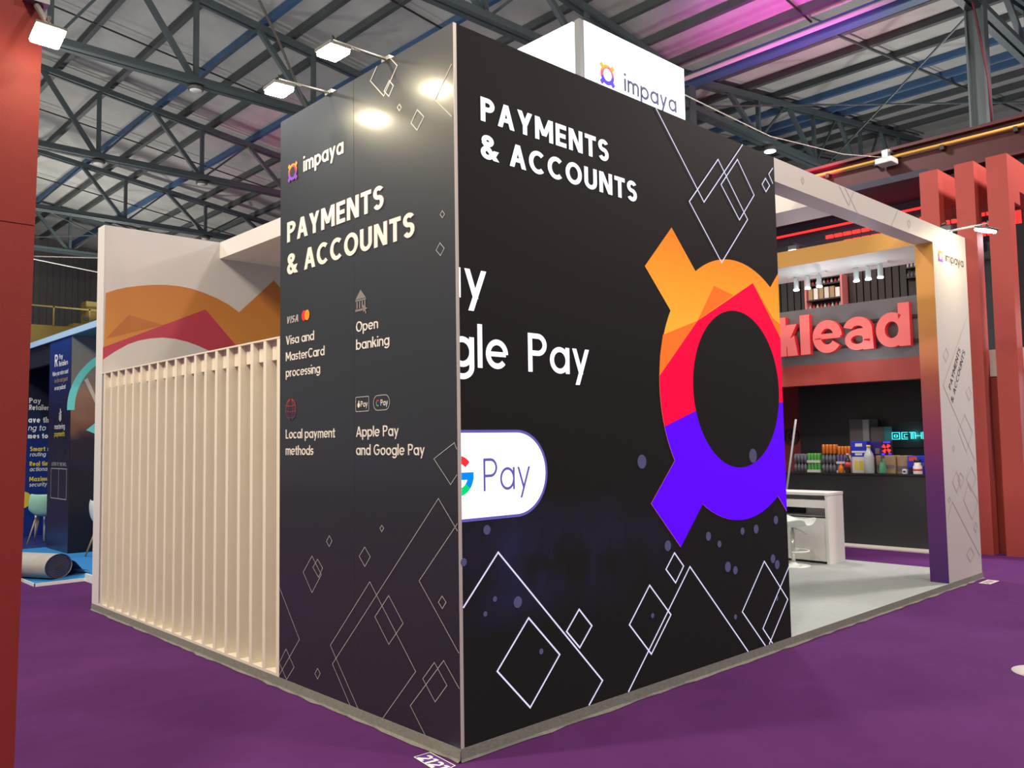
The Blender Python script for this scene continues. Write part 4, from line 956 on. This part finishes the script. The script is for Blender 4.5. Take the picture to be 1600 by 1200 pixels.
# red fins
for y1, y0, txt in ((1.286, 1.028, 'nearest to the bar counter'), (.80, .545, 'middle one of three beyond the white tower'), (.385, .118, 'rightmost of three beyond the white tower')):
    t = thing('red_fin_portal', (10.1, (y0+y1)/2, 0), 'tall red fin portal opposite, %s' % txt, 'portal', 'red fin portals')
    MB().box(10.0, y0, 0, 10.24, y1, 5.55).build('upright', 'red', t)
    MB().box(10.24, y0, 5.10, 12.2, y1, 5.55).build('top_beam', 'red', t)
    MB().box(10.24, y0, 4.9, 10.5, y1, 5.10).build('corner_gusset', 'red', t)
t = thing('side_fascia', (10.5, .45, 2.5), 'pale lit fascia piece between the middle and right red fins', 'fascia')
MB().box(10.26, -.6, 2.48, 10.40, .80, 2.86).build('board', 'white', t)
MB().box(10.30, .40, 0, 10.6, .56, 2.48).build('post', 'red', t)
t = thing('lit_side_booth', (12.5, -.6, 0), 'bright white lit booth front beyond the right red fin', 'booth')
MB().box(11.6, -1.5, 0.9, 11.7, .10, 3.6).build('wall', 'lightbox', t)
MB().box(11.55, -1.5, 2.72, 11.6, .10, 2.80).build('rail', 'black', t)
MB().solid(text_polys('ea', -.12, 2.95, .35, .5, .24), lambda u, v, w=0.0: (11.598-w, -u, v), .02).build('sign_letters', 'neon_red', t)
MB().box(11.6, -1.5, 0, 11.7, .10, .9).build('base', 'black_matt', t)
t = thing('dark_bin', (10.9, .45, 0), 'dark grey cabinet standing between the two right red fins', 'cabinet')
MB().box(10.7, .10, 0, 11.3, .80, 1.05).build('body', 'black_matt', t, bevel=.02)
MB().box(10.69, .12, .99, 11.31, .78, 1.06).build('lid', 'black', t)
light('stand_pink_lamp', 'AREA', (10.9, .3, 4.6), 26, (1, .72, .78), (10.8, .4, 2.4), .25)
light('upper_floor_lamp', 'POINT', (10.75, 3.0, 4.75), 9, (1, .55, .55), size=.1)

# letters
def heavy(c, x0, x1, zb=2.99, xh=.515, asc=.645):
    """bold grotesque letter as extruded polygons in (u, v); u from x0 to x1"""
    W_ = x1-x0; st = .165
    if c == 'l': return [[(x0, zb), (x1, zb), (x1, zb+asc), (x0, zb+asc)]]
    if c == 'k':
        return [[(x0, zb), (x0+st, zb), (x0+st, zb+asc), (x0, zb+asc)], [(x0+st*.6, zb+.21), (x1-.19, zb+xh), (x1-.005, zb+xh), (x0+st*.9, zb+.12)], [(x1-.18, zb), (x1, zb), (x0+st+.14, zb+.33), (x0+st+.01, zb+.24)]]
    h = .068; cx = (x0+x1)/2; rx = W_/2-h; ry = xh/2+.005-h; cz_ = zb+xh/2
    if c == 'e': return arcb(cx, cz_, rx, ry, h, 0, 325, 28)+[[(x0+h*.5, cz_-.035), (x1-h*.4, cz_-.035), (x1-h*.3, cz_+.045), (x0+h*.5, cz_+.045)]]
    if c == 'd':
        r2 = (W_-.03)/2-h; return arcb(x0+r2+h, cz_, r2, ry, h, 0, 360, 28)+[[(x1-st, zb), (x1, zb), (x1, zb+asc), (x1-st, zb+asc)]]
    if c == 'a':
        return (arcb(cx-.02, zb+xh-.20, rx, .20-h, h, -2, 165, 16)+[[(x1-.17, zb), (x1-.005, zb), (x1-.02, zb+.33), (x1-.17, zb+.33)]]
                +arcb(x0+.20, zb+.160, .20-.050, .160-.046, .048, 0, 360, 24)+[[(x0+.17, zb+.262), (x1-.12, zb+.225), (x1-.05, zb+.335), (x0+.19, zb+.328)]])
t = thing('letter_sign', (9.95, 2.55, 2.99), 'big coral red raised letters mounted on the grey parapet', 'sign')
PX = on_plane_x(9.985)
for c, a, b in (('k', -3.625, -3.262), ('l', -3.212, -3.047), ('e', -3.0, -2.515), ('a', -2.472, -2.018), ('d', -1.982, -1.478)):
    ps = heavy(c, a, b)
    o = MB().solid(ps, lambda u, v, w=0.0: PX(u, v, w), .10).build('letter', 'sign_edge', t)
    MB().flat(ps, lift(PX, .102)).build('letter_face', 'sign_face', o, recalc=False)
# hidden part of the word is behind the screen wall

# bar counter
t = thing('bar_counter', (10.1, 2.6, 0), 'long black bar counter under the red fascia, with drinks on top', 'counter')
MB().box(9.92, 1.30, .02, 10.45, 3.57, 1.07).build('front', 'black_matt', t)
MB().box(9.90, 1.30, 1.07, 10.5, 3.57, 1.095).build('top', 'black', t)
CT = 1.095
# wall wheel emblem
t = thing('wheel_emblem', (12.42, 4.82, 1.67), 'dark spoked ring emblem on the dark red wall by the pole', 'emblem')
WX = on_plane_x(12.44)
ps = arcb(-4.82, 1.67, .15, .15, .018, 0, 360, 32)+arcb(-4.82, 1.67, .06, .06, .012, 0, 360, 20)
for a in range(0, 360, 72): ps += ribbon([(-4.82+.05*math.cos(math.radians(a+18)), 1.67+.05*math.sin(math.radians(a+18))), (-4.82+.15*math.cos(math.radians(a+18)), 1.67+.15*math.sin(math.radians(a+18)))], .03, False)
MB().solid(ps, WX, .03).build('ring', 'black_matt', t)
# cyan neon reflection in the black panel, built as glowing strokes
t = thing('neon_reflection', (12.25, 2.45, 1.6), 'turquoise neon lettering reflected in the black bar panel', 'reflection')
NX = on_plane_x(12.27)
MB().box(12.27, 2.0, 1.45, 12.30, 2.84, 1.90).build('board', 'black', t)
ps = []
u0, v0, hh = -2.80, 1.60, .115
for g_ in (('rect', 0), ('C', .17), ('T', .30), ('H', .40), ('C', .53), ('i', .65), ('M', .70)):
    x = u0+g_[1]
    if g_[0] == 'rect': ps += ribbon([(x, v0), (x+.13, v0), (x+.13, v0+hh), (x, v0+hh)], .012, True)+ribbon([(x+.04, v0+.035), (x+.09, v0+.035), (x+.09, v0+.075), (x+.04, v0+.075)], .012, True)
    elif g_[0] == 'C': ps += ribbon([(x+.10, v0), (x, v0), (x, v0+hh), (x+.10, v0+hh)], .012, False)+ribbon([(x+.10, v0+.03), (x+.04, v0+.03), (x+.04, v0+.08), (x+.10, v0+.08)], .010, False)
    elif g_[0] == 'T': ps += ribbon([(x, v0+hh), (x+.09, v0+hh)], .012, False)+ribbon([(x+.03, v0), (x+.03, v0+hh)], .012, False)+ribbon([(x+.06, v0), (x+.06, v0+hh)], .012, False)
    elif g_[0] == 'H': ps += ribbon([(x, v0), (x, v0+hh)], .012, False)+ribbon([(x+.10, v0), (x+.10, v0+hh)], .012, False)+ribbon([(x, v0+.055), (x+.10, v0+.055)], .012, False)
    elif g_[0] == 'i': ps += ribbon([(x, v0), (x, v0+hh)], .012, False)
    else: ps += ribbon([(x, v0), (x, v0+hh), (x+.05, v0+.02), (x+.10, v0+hh), (x+.10, v0)], .012, False)
MB().solid(ps, NX, .015).build('tube', 'neon_cyan', t)
light('neon_glow', 'POINT', (12.12, 2.45, 1.66), 1.6, (.1, .9, .95), size=.05)
t = thing('grey_fridge', (12.0, 3.25, 0), 'grey cabinet with a paler panel against the black bar wall', 'cabinet')
MB().box(11.95, 3.05, 0, 12.28, 3.42, 1.96).build('body', 'grey_clad', t)
MB().box(11.93, 3.06, .3, 11.95, 3.17, 1.95).build('door_strip', 'steel', t)
MB().box(11.95, 2.80, 0, 12.28, 3.04, 1.82).build('side_unit', 'grey_clad', t)

light('bar_fill_light', 'POINT', (9.2, 2.4, 2.9), 14, (1, .93, .9), size=.1)  # unseen light added to brighten the goods on the bar
# ---- goods on the bar
XB = 10.02
def bottle(name, y, z0, h, r, m_, capm, label, cat, x=XB, labelm=None, parent=None):
    t = parent or thing(name, (x, y, z0), label, cat)
    MB().lathe([(.001, 0), (r*.95, 0), (r, .02*h), (r, .55*h), (r*.85, .68*h), (r*.38, .84*h), (r*.36, .93*h)], 16, (x, y, z0)).build('body', m_, t)
    MB().lathe([(.001, .92*h), (r*.42, .92*h), (r*.42, h), (.001, h)][::1], 12, (x, y, z0)).build('cap', capm, t)
    if labelm: MB().lathe([(r*1.02, .30*h), (r*1.02, .56*h)], 16, (x, y, z0)).build('label', labelm, t)
    return t
def can_pack(y1, y0, z0, z1, m_, label, tiers=1, traym='pack_white', cols=4, topm='can_silver', shape='can'):
    t = thing('drink_pack', (XB+.1, (y0+y1)/2, z0), label, 'drink pack', 'packs of drinks on the bar')
    hh = (z1-z0)/tiers; r = (y1-y0)/cols/2*.96
    for k in range(tiers):
        zb = z0+k*hh
        if traym: MB().box(XB-.004, y0, zb, XB+.20, y1, zb+.26*hh).build('tray', traym, t)
        for i in range(cols):
            yc = y0+(i+.5)*(y1-y0)/cols
            for j in range(2):
                xc = XB+r+j*2*r+.002
                if shape == 'can': pr = [(.001, 0), (r*.9, 0), (r, .05*hh), (r, .88*hh), (r*.8, .97*hh), (.001, .97*hh)]
                else: pr = [(.001, 0), (r, 0), (r, .62*hh), (r*.45, .86*hh), (r*.45, .98*hh), (.001, .98*hh)]
                MB().lathe(pr, 10, (xc, yc, zb+.003)).build('can' if shape == 'can' else 'bottle', m_, t)
        if shape == 'can':
            pass
    return t
can_pack(3.49, 3.26, CT, 1.39, 'grey_can', 'shrink pack of grey bottles in two tiers at the left end of the bar', 2, None, 4, shape='bottle')
can_pack(3.25, 3.03, CT, 1.40, 'green_can', 'two white trays of green drinks stacked on the bar', 2)
can_pack(3.01, 2.77, CT, 1.39, 'grey_can', 'dark grey bottle packs stacked under the orange cans', 2, None, 4, shape='bottle')
can_pack(3.00, 2.76, 1.39, 1.54, 'can_orange', 'left pack of four orange cans on top of the grey bottles', 1, None)
can_pack(2.755, 2.60, CT, 1.375, 'purple_can', 'white carton trays of purple drinks beside the juice bottle', 2, 'pack_white', 3)
can_pack(2.74, 2.52, 1.375, 1.51, 'can_orange', 'right pack of four orange cans on the purple drinks', 1, None)
MB().box(XB+.01, 2.52, CT, XB+.19, 2.598, 1.374).build('x', 'pack_white')
tag(bpy.data.objects['x'], 'narrow white carton behind the cola bottle', 'box'); bpy.data.objects['x'].name = 'carton'
bottle('juice_bottle', 2.65, CT, .145, .042, 'juice', 'juice', 'small orange juice bottle in front of the purple drinks', 'bottle', x=XB-.065)
bottle('cola_bottle', 2.54, CT, .30, .045, 'cola', 'pack_white', 'dark cola bottle with a red label beside the white carton', 'bottle', x=XB-.06, labelm='label_red')
def crate(name, y1, y0, z0, z1, m_, label, x0=XB, dx=.22, extras=()):
    t = thing(name, (x0+dx/2, (y0+y1)/2, z0), label, 'box')
    MB().box(x0, y0, z0, x0+dx, y1, z1).build('body', m_, t, bevel=.004)
    for nm, a, b, c_, d_, mm_ in extras:   # fractions over the front face
        MB().box(x0-.003, y1-(y1-y0)*a, z0+(z1-z0)*c_, x0+.001, y1-(y1-y0)*b, z0+(z1-z0)*d_).build(nm, mm_, t)
    return t
crate('carton', 2.505, 2.29, CT, 1.345, 'pack_white', 'white carton with yellow print under the blue box', extras=(('yellow_print', .22, .45, .2, .75, 'yellow'), ('yellow_print', .52, .85, .2, .75, 'yellow')))
crate('blue_box', 2.51, 2.26, 1.345, 1.585, 'box_blue', 'bright blue box with a white band on the white carton', extras=(('band', .04, .95, .26, .38, 'pack_white'), ('mark', .28, .72, .66, .86, 'pack_white'), ('mark', .25, .7, .1, .22, 'pack_white')))
crate('carton', 2.255, 2.17, CT, 1.37, 'card_grey', 'grey carton under the navy box', x0=XB+.12)
crate('navy_box', 2.258, 2.07, 1.37, 1.58, 'box_navy', 'navy box behind the pale bottle with yellow cap', x0=XB+.10, extras=(('mark', .45, .8, .1, .5, 'card_grey'),))
t = bottle('squeeze_bottle', 2.215, CT, .43, .075, 'bottle_clear', 'yellow', 'tall pale bottle with a yellow cap in front of the navy box', 'bottle', x=XB-.04)
crate('cardboard_box', 2.14, 1.865, CT, 1.365, 'card', 'brown cardboard box behind the green spray bottle', x0=XB+.04, extras=(('grey_band', .0, 1.0, .28, .48, 'card_grey'),))
crate('cardboard_box', 1.855, 1.70, CT, 1.36, 'card', 'brown cardboard box at the right of its twin, without spray bottle', x0=XB+.10, extras=(('grey_band', .0, 1.0, .1, .42, 'card_grey'),))
t = thing('spray_bottle', (XB-.04, 2.01, CT), 'green spray bottle with dark trigger in front of the cardboard box', 'bottle')
MB().lathe([(.001, 0), (.052, 0), (.055, .02), (.045, .12), (.022, .20), (.018, .23)], 16, (XB-.04, 2.01, CT)).build('body', 'spray_green', t)
MB().box(XB-.075, 1.995, CT+.23, XB+.0, 2.025, CT+.275).box(XB-.07, 2.0, CT+.17, XB-.055, 2.02, CT+.24).build('trigger', 'lamp_body', t)
# glowing fan lamp
t = thing('glowing_fan', (XB+.12, 2.0, 1.365), 'red and blue glowing fan ornament standing on the cardboard box', 'lamp')
FX = on_plane_x(XB+.10)
MB().box(XB+.11, 1.92, 1.365, XB+.14, 2.08, 1.58).build('frame', 'black', t)
ps = []
for a in (45, 135, 225, 315):
    ca, sa = math.cos(math.radians(a)), math.sin(math.radians(a)); ps += [[(-2.0+.015*ca-.01*sa, 1.47+.015*sa+.01*ca), (-2.0+.065*ca-.035*sa, 1.47+.065*sa+.035*ca), (-2.0+.075*ca+.02*sa, 1.47+.075*sa-.02*ca), (-2.0+.02*ca+.01*sa, 1.47+.02*sa-.01*ca)]]
MB().solid(ps, FX, .01).build('blade', 'neon_red', t)
MB().solid(ribbon([(-2.045, 1.565), (-1.94, 1.565)], .022, False)+ribbon([(-2.07, 1.385), (-2.03, 1.385)], .03, False)+ribbon([(-1.97, 1.39), (-1.93, 1.39)], .025, False), FX, .01).build('blue_light', 'neon_blue', t)
t = crate('small_tub', 1.72, 1.66, CT, 1.165, 'pack_white', 'tiny white tub on the bar between cardboard and blue box', x0=XB-.05, dx=.06, extras=(('print', .2, .8, .3, .7, 'box_navy'),))
crate('blue_box', 1.665, 1.40, CT, 1.36, 'box_blue', 'blue box with a red label at the right end of the bar', x0=XB+.02, extras=(('red_label', .08, .52, .72, .96, 'label_red'), ('dark_panel', .05, .42, .02, .36, 'black'), ('pale_print', .3, .9, .45, .62, 'purple_can')))
t = thing('lidded_jar', (XB-.05, 1.49, CT), 'white jar with black lid and red print at the right end of the bar', 'jar')
MB().lathe([(.001, 0), (.062, 0), (.064, .01), (.064, .115), (.045, .135), (.045, .175)], 18, (XB-.06, 1.49, CT)).build('body', 'pack_white', t)
MB().lathe([(.048, .175), (.048, .215), (.001, .218)], 18, (XB-.06, 1.49, CT)).build('lid', 'black', t)
MB().lathe([(.0648, .05), (.0648, .08)], 18, (XB-.06, 1.49, CT)).build('red_print', 'label_red', t)

# ---- upper floor furniture
t = thing('open_bookcase', (11.0, 3.32, 2.8), 'pink lit bookcase with binders and bottles on the upper floor', 'bookcase')
bx, by0, by1, bz0, bz1 = 10.95, 2.98, 3.66, 2.80, 4.42
M['neon_lit_frame'] = mat('neon_lit_frame', (.55, .18, .18), .5, emit=(1, .2, .2), estr=.10)  # pink neon light painted into the frame colour, with a weak glow
MB().box(bx, by0, bz0, bx+.22, by0+.03, bz1).box(bx, by1-.03, bz0, bx+.22, by1, bz1).build('side', 'neon_lit_frame', t)
for z in (2.8, 3.86, 4.02, 4.28, 4.39): MB().box(bx, by0+.03, z, bx+.22, by1-.03, z+.025).build('shelf', 'wood_dark' if z > 4 else 'neon_lit_frame', t)
MB().box(bx+.20, by0+.03, bz0, bx+.22, by1-.03, bz1).build('back_panel', 'wood_dark', t)
bindm = ['card', 'pack_white', 'card', 'rope', 'card', 'pack_white']
for k in range(6):
    y = by1-.06-k*.098
    o = MB().box(bx+.02, y-.075, 4.046, bx+.19, y, 4.24-(.03 if k == 5 else 0)).build('binder', bindm[k])
    tag(o, ['tan', 'pale', 'brown', 'cream', 'buff', 'short white'][k]+' binder on the middle shelf of the pink bookcase, %s from the left' % ORD[k], 'binder', 'binders in the bookcase')
for zz, nm in ((3.885, 'lower'), (4.305, 'upper')):
    for k in range(9):
        y = by1-.055-k*.068
        o = MB().lathe([(.001, 0), (.022, 0), (.022, .045), (.009, .06), (.009, .08), (.001, .08)], 8, (bx+.08, y, zz)).build('small_bottle', 'label_red' if k % 2 else 'rope')
        tag(o, '%s miniature bottle on the %s shelf of the pink bookcase, %s from the left' % ('red' if k % 2 else 'pale', nm, ORD[k]), 'bottle', 'miniature bottles in the bookcase')
t = thing('timber_screen', (11.1, 2.5, 2.8), 'dark vertical timber panelling behind the upper balcony', 'wall panel')
for k in range(8): MB().box(11.12, 1.98+k*.12, 2.80, 11.16, 2.08+k*.12, 4.66).build('board', 'wood_dark', t)
for k in range(10): MB().box(11.12, 3.70+k*.13, 2.80, 11.16, 3.81+k*.13, 4.66).build('board', 'wood_dark', t)
t = thing('bottle_rack', (11.0, 1.6, 2.8), 'dark rack with rows of pale bottles at the right of the balcony', 'rack')
MB().box(11.0, 1.3, 2.8, 11.18, 1.96, 2.86).box(11.14, 1.3, 2.86, 11.18, 1.96, 4.9).build('case', 'wood_dark', t)
for z in (4.20, 4.36, 4.52):
    MB().box(11.0, 1.3, z-.015, 11.14, 1.96, z).build('shelf', 'wood_dark', t)
    mm = MB()
    for k in range(11): mm.lathe([(.001, 0), (.02, 0), (.02, .05), (.008, .07), (.008, .09)], 8, (11.05, 1.34+k*.058, z))
    mm.build('bottle_row', 'grey_can' if z != 4.36 else 'rope', t)

# ================================================================== blue stand, far left
XC = 1.171
t = thing('blue_stand', (2.5, 11, 0), 'dark blue printed stand with a pale fascia, between red pillar and slat screen', 'stand')
MB().box(XC-.03, 8.6, 3.45, XC, 16.5, 3.545).build('fascia', 'blue_light', t)
MB().box(XC, 8.6, 3.45, 3.5, 16.5, 3.50).build('canopy', 'teal', t)
MB().box(XC, 10.95, .04, 3.6, 12.12, 3.45).build('core', 'black_matt', t)
MB().box(XC-.008, 10.95, .04, XC, 12.12, 3.45).build('column_print', 'column_print', t)
MB().box(XC, 10.942, .04, 3.6, 10.95, 3.45).build('photo_print', 'photo', t)
MB().box(XC-.6, 14.45, .04, 3.6, 14.6, 3.45).build('side_print', 'side_print', t)
MB().box(XC+.02, 12.12, 3.1, XC+.1, 14.45, 3.45).build('header', 'side_print', t)
# printed words
CP = on_plane_x(XC-.008)
tx = lambda f, nm, items, m_, wt=.13, sh=0: [MB().flat(text_polys(s_, u, v, h_, w_, wt, .1, sh), lift(f, .003)).build(nm, m_, t, recalc=False) for s_, u, v, h_, w_ in items]
tx(CP, 'logo_lettering', [('R', -11.82, 3.01, .20, .17), ('Pay', -11.58, 3.115, .085, .20), ('Retailers', -11.58, 3.00, .085, .48)], 'text_white', .16)
tx(CP, 'slogan', [('Make your voice count', -11.93, 2.86, .075, .85), ('on our podcast', -11.80, 2.62, .075, .60)], 'text_white', .16)
tx(CP, 'slogan_orange', [('be the next guest', -11.80, 2.74, .075, .70)], 'leg_wood', .16)
tx(CP, 'show_title', [('mastering', -11.76, 1.98, .085, .56)], 'text_white', .12)
tx(CP, 'show_title_gold', [('payments', -11.76, 1.86, .085, .56)], 'yellow', .12)
tx(CP, 'show_mark', [('i', -11.52, 2.12, .12, .02), ('l', -11.47, 2.10, .20, .03), ('i', -11.42, 2.12, .14, .02)], 'text_white', .2)
MB().flat(ribbon(ell(-11.50, 1.92, .40, .50, 32)[0], .018, True), lift(CP, .002)).build('ring_print', 'blue_wall', t, recalc=False)
tx(CP, 'listen_line', [('LISTEN TO THE SHOW', -11.88, 1.385, .055, .80)], 'roll_out', .14)
MB().flat(ribbon([(-11.90, .86), (-11.06, .86), (-11.06, 1.34), (-11.90, 1.34)], .012, True)+ribbon([(-11.48, .86), (-11.48, 1.34)], .01, False), lift(CP, .003)).build('frame_print', 'roll_out', t, recalc=False)
SP = on_plane_y(14.45)
tx(SP, 'logo_lettering', [('Pay', 1.43, 2.53, .10, .20), ('Retailers', 1.43, 2.40, .10, .38)], 'text_white', .18)
tx(SP, 'headline', [('ave the hard', 1.42, 2.16, .11, .72), ('mes to pa', 1.42, 1.86, .10, .52)], 'text_white', .22)
tx(SP, 'headline_light', [('ng to us while', 1.42, 2.01, .11, .78)], 'text_white', .13, .18)
tx(SP, 'feature_yellow', [('Smart', 1.46, 1.62, .085, .26), ('Real time', 1.46, 1.34, .085, .38), ('Maximum', 1.46, 1.05, .085, .40)], 'yellow', .20)
tx(SP, 'feature_white', [('transaction', 1.75, 1.62, .08, .45), ('routing', 1.46, 1.52, .08, .27), ('actionable r', 1.46, 1.24, .08, .48), ('security', 1.46, .95, .08, .30)], 'text_white', .13, .18)
MB().flat(ell(1.36, .71, .15, .155), lift(SP, .003)).build('yellow_badge', 'yellow', t, recalc=False)
PP = on_plane_y(10.942)
MB().flat(arcb(2.15, 2.30, .98, .98, .055, 95, 182, 30), lift(PP, .003)).build('cyan_arc', 'cyan', t, recalc=False)
MB().flat([[(1.40, 1.95), (1.60, 2.12), (1.60, 1.86)]], lift(PP, .003)).build('cyan_tip', 'cyan', t, recalc=False)
MB().flat([[(1.36, 2.75), (1.41, 2.78), (1.62, 2.30), (1.60, 2.22)]], lift(PP, .002)).build('pale_stripe', 'rope', t, recalc=False)
t = thing('blue_platform', (1.7, 11, 0), 'bright blue carpeted platform with a white edge under the blue stand', 'platform')
MB().box(-.01, 8.04, 0, 3.8, 15, .03).build('deck', 'blue_carpet', t)
MB().box(.75, 12.2, .03, 3.8, 14.45, .034).build('inner_carpet', 'blue_wall', t)
MB().box(-.02, 8.03, 0, 3.8, 8.04, .04).box(-.02, 8.03, 0, -.01, 15, .04).build('edge_strip', 'text_white', t)
MB().box(.57, 7.5, 0, 3.8, 8.03, .09).build('step', 'blue_carpet', t)
MB().box(.55, 7.49, 0, .57, 8.03, .095).box(.57, 7.49, 0, 3.8, 7.5, .095).build('step_edge', 'text_white', t)

# carpet roll
t = thing('carpet_roll', (.3, 8.3, .03), 'grey rolled up carpet lying on the blue platform', 'carpet roll')
A, B = Vector((.32, 8.30, .185)), Vector((-.85, 10.6, .185)); d = (B-A).normalized()
sd = d.cross(Vector((0, 0, 1))).normalized()
def spiral(r0, r1, turns, n):
    return [((r0+(r1-r0)*k/n)*math.cos(2*PI*turns*k/n-.6), (r0+(r1-r0)*k/n)*math.sin(2*PI*turns*k/n-.6)*.86) for k in range(n+1)]
out = [(.18*math.cos(2*PI*k/28), .155*math.sin(2*PI*k/28)) for k in range(28)]
vs = [A+sd*(x*1.15)+Vector((0, 0, z)) for x, z in out]+[B+sd*(x*1.15)+Vector((0, 0, z)) for x, z in out]
MB().add(vs, [(k, (k+1) % 28, 28+(k+1) % 28, 28+k) for k in range(28)], True).build('outer_layer', 'roll_out', t)
MB().add([A+d*.01+sd*(x*1.13)+Vector((0, 0, z*.98)) for x, z in out], [tuple(range(28))]).build('roll_end', 'roll_end', t)
sp_ = spiral(.03, .165, 5, 90)
MB().flat(ribbon(sp_, .006, False), lambda u, v: tuple(A-d*.003+sd*u+Vector((0, 0, v)))).build('spiral_edge', 'grey_clad', t, recalc=False)
MB().flat(ell(0, 0, .035, .03), lambda u, v: tuple(A-d*.006+sd*u+Vector((0, 0, v)))).build('core', 'roll_core', t, recalc=False)
fl = [(.10, .10), (.26, .02), (.40, -.12), (.46, -.15)]
vs = []
for p in (A, A+d*1.6):
    for x, z in fl: vs.append(p+sd*x+Vector((0, 0, z)))
MB().add(vs, [(k, k+1, 5+k, 4+k) for k in range(3)], True).build('loose_flap', 'roll_out', t)

vs = []
for p in (A-d*.0, A+d*.35):
    for x, z in ((.20, .04), (.27, -.02), (.36, -.10), (.50, -.14)): vs.append(p+sd*x+Vector((0, 0, z+.012)))
MB().add(vs, [(k, k+1, 5+k, 4+k) for k in range(3)], True).build('dark_pile_flap', 'roll_end', t)
# chairs
def shell_chair(name, x, y, rz, m_, label, z0=.03):
    t = thing(name, (x, y, z0), label, 'chair')
    R_ = Matrix.Rotation(rz, 3, 'Z'); Q = lambda p: tuple(R_ @ Vector(p)+Vector((x, y, z0)))
    prof = [(-.24, .40, .20), (-.25, .30, .22), (-.235, .20, .23), (-.21, .10, .235), (-.16, .03, .24), (-.05, .0, .24), (.10, .0, .23), (.19, .01, .22), (.22, -.01, .20)]
    vs = []; fs = []; n = 12
    for s_, z, hw in prof:
        for k in range(n+1):
            a = -1+2*k/n; vs.append(Q((s_+(.06*abs(a)**2 if s_ < -.1 else 0), a*hw, .45+z+.10*abs(a)**3*(1 if s_ > -.2 else .2))))
    for i in range(len(prof)-1):
        for k in range(n): fs.append((i*(n+1)+k, i*(n+1)+k+1, (i+1)*(n+1)+k+1, (i+1)*(n+1)+k))
    o = MB().add(vs, fs, True).build('seat_shell', m_, t)
    md = o.modifiers.new('thickness', 'SOLIDIFY'); md.thickness = .02
    md = o.modifiers.new('smooth', 'SUBSURF'); md.levels = 1; md.render_levels = 2
    for sx, sy in ((-1, -1), (-1, 1), (1, -1), (1, 1)):
        MB().tube([Q((sx*.10, sy*.12, .445)), Q((sx*.23, sy*.22, 0))], [.018, .012]).build('leg', 'leg_wood', t)
shell_chair('shell_chair', 1.36, 12.95, math.radians(62), 'mint', 'mint green shell chair with wooden legs beside the blue column')
shell_chair('shell_chair', 1.50, 10.15, math.radians(10), 'chair_white', 'white shell chair with wooden legs half hidden by the slat screen', .03)
t = thing('white_table', (1.75, 13.5, .03), 'small white table behind the mint green chair', 'table')
MB().box(1.35, 13.15, .74, 2.2, 13.85, .77).build('top', 'chair_white', t, bevel=.01)
for x, y in ((1.42, 13.22), (2.12, 13.22), (1.42, 13.78), (2.12, 13.78)): MB().tube([(x, y, .03), (x, y, .745)], .02).build('leg', 'chair_white', t)
t = tag(MB().box(1.40, 13.25, .77, 1.52, 13.37, .80).build('small_dish', 'pack_white'), 'small white dish on the white table', 'dish')
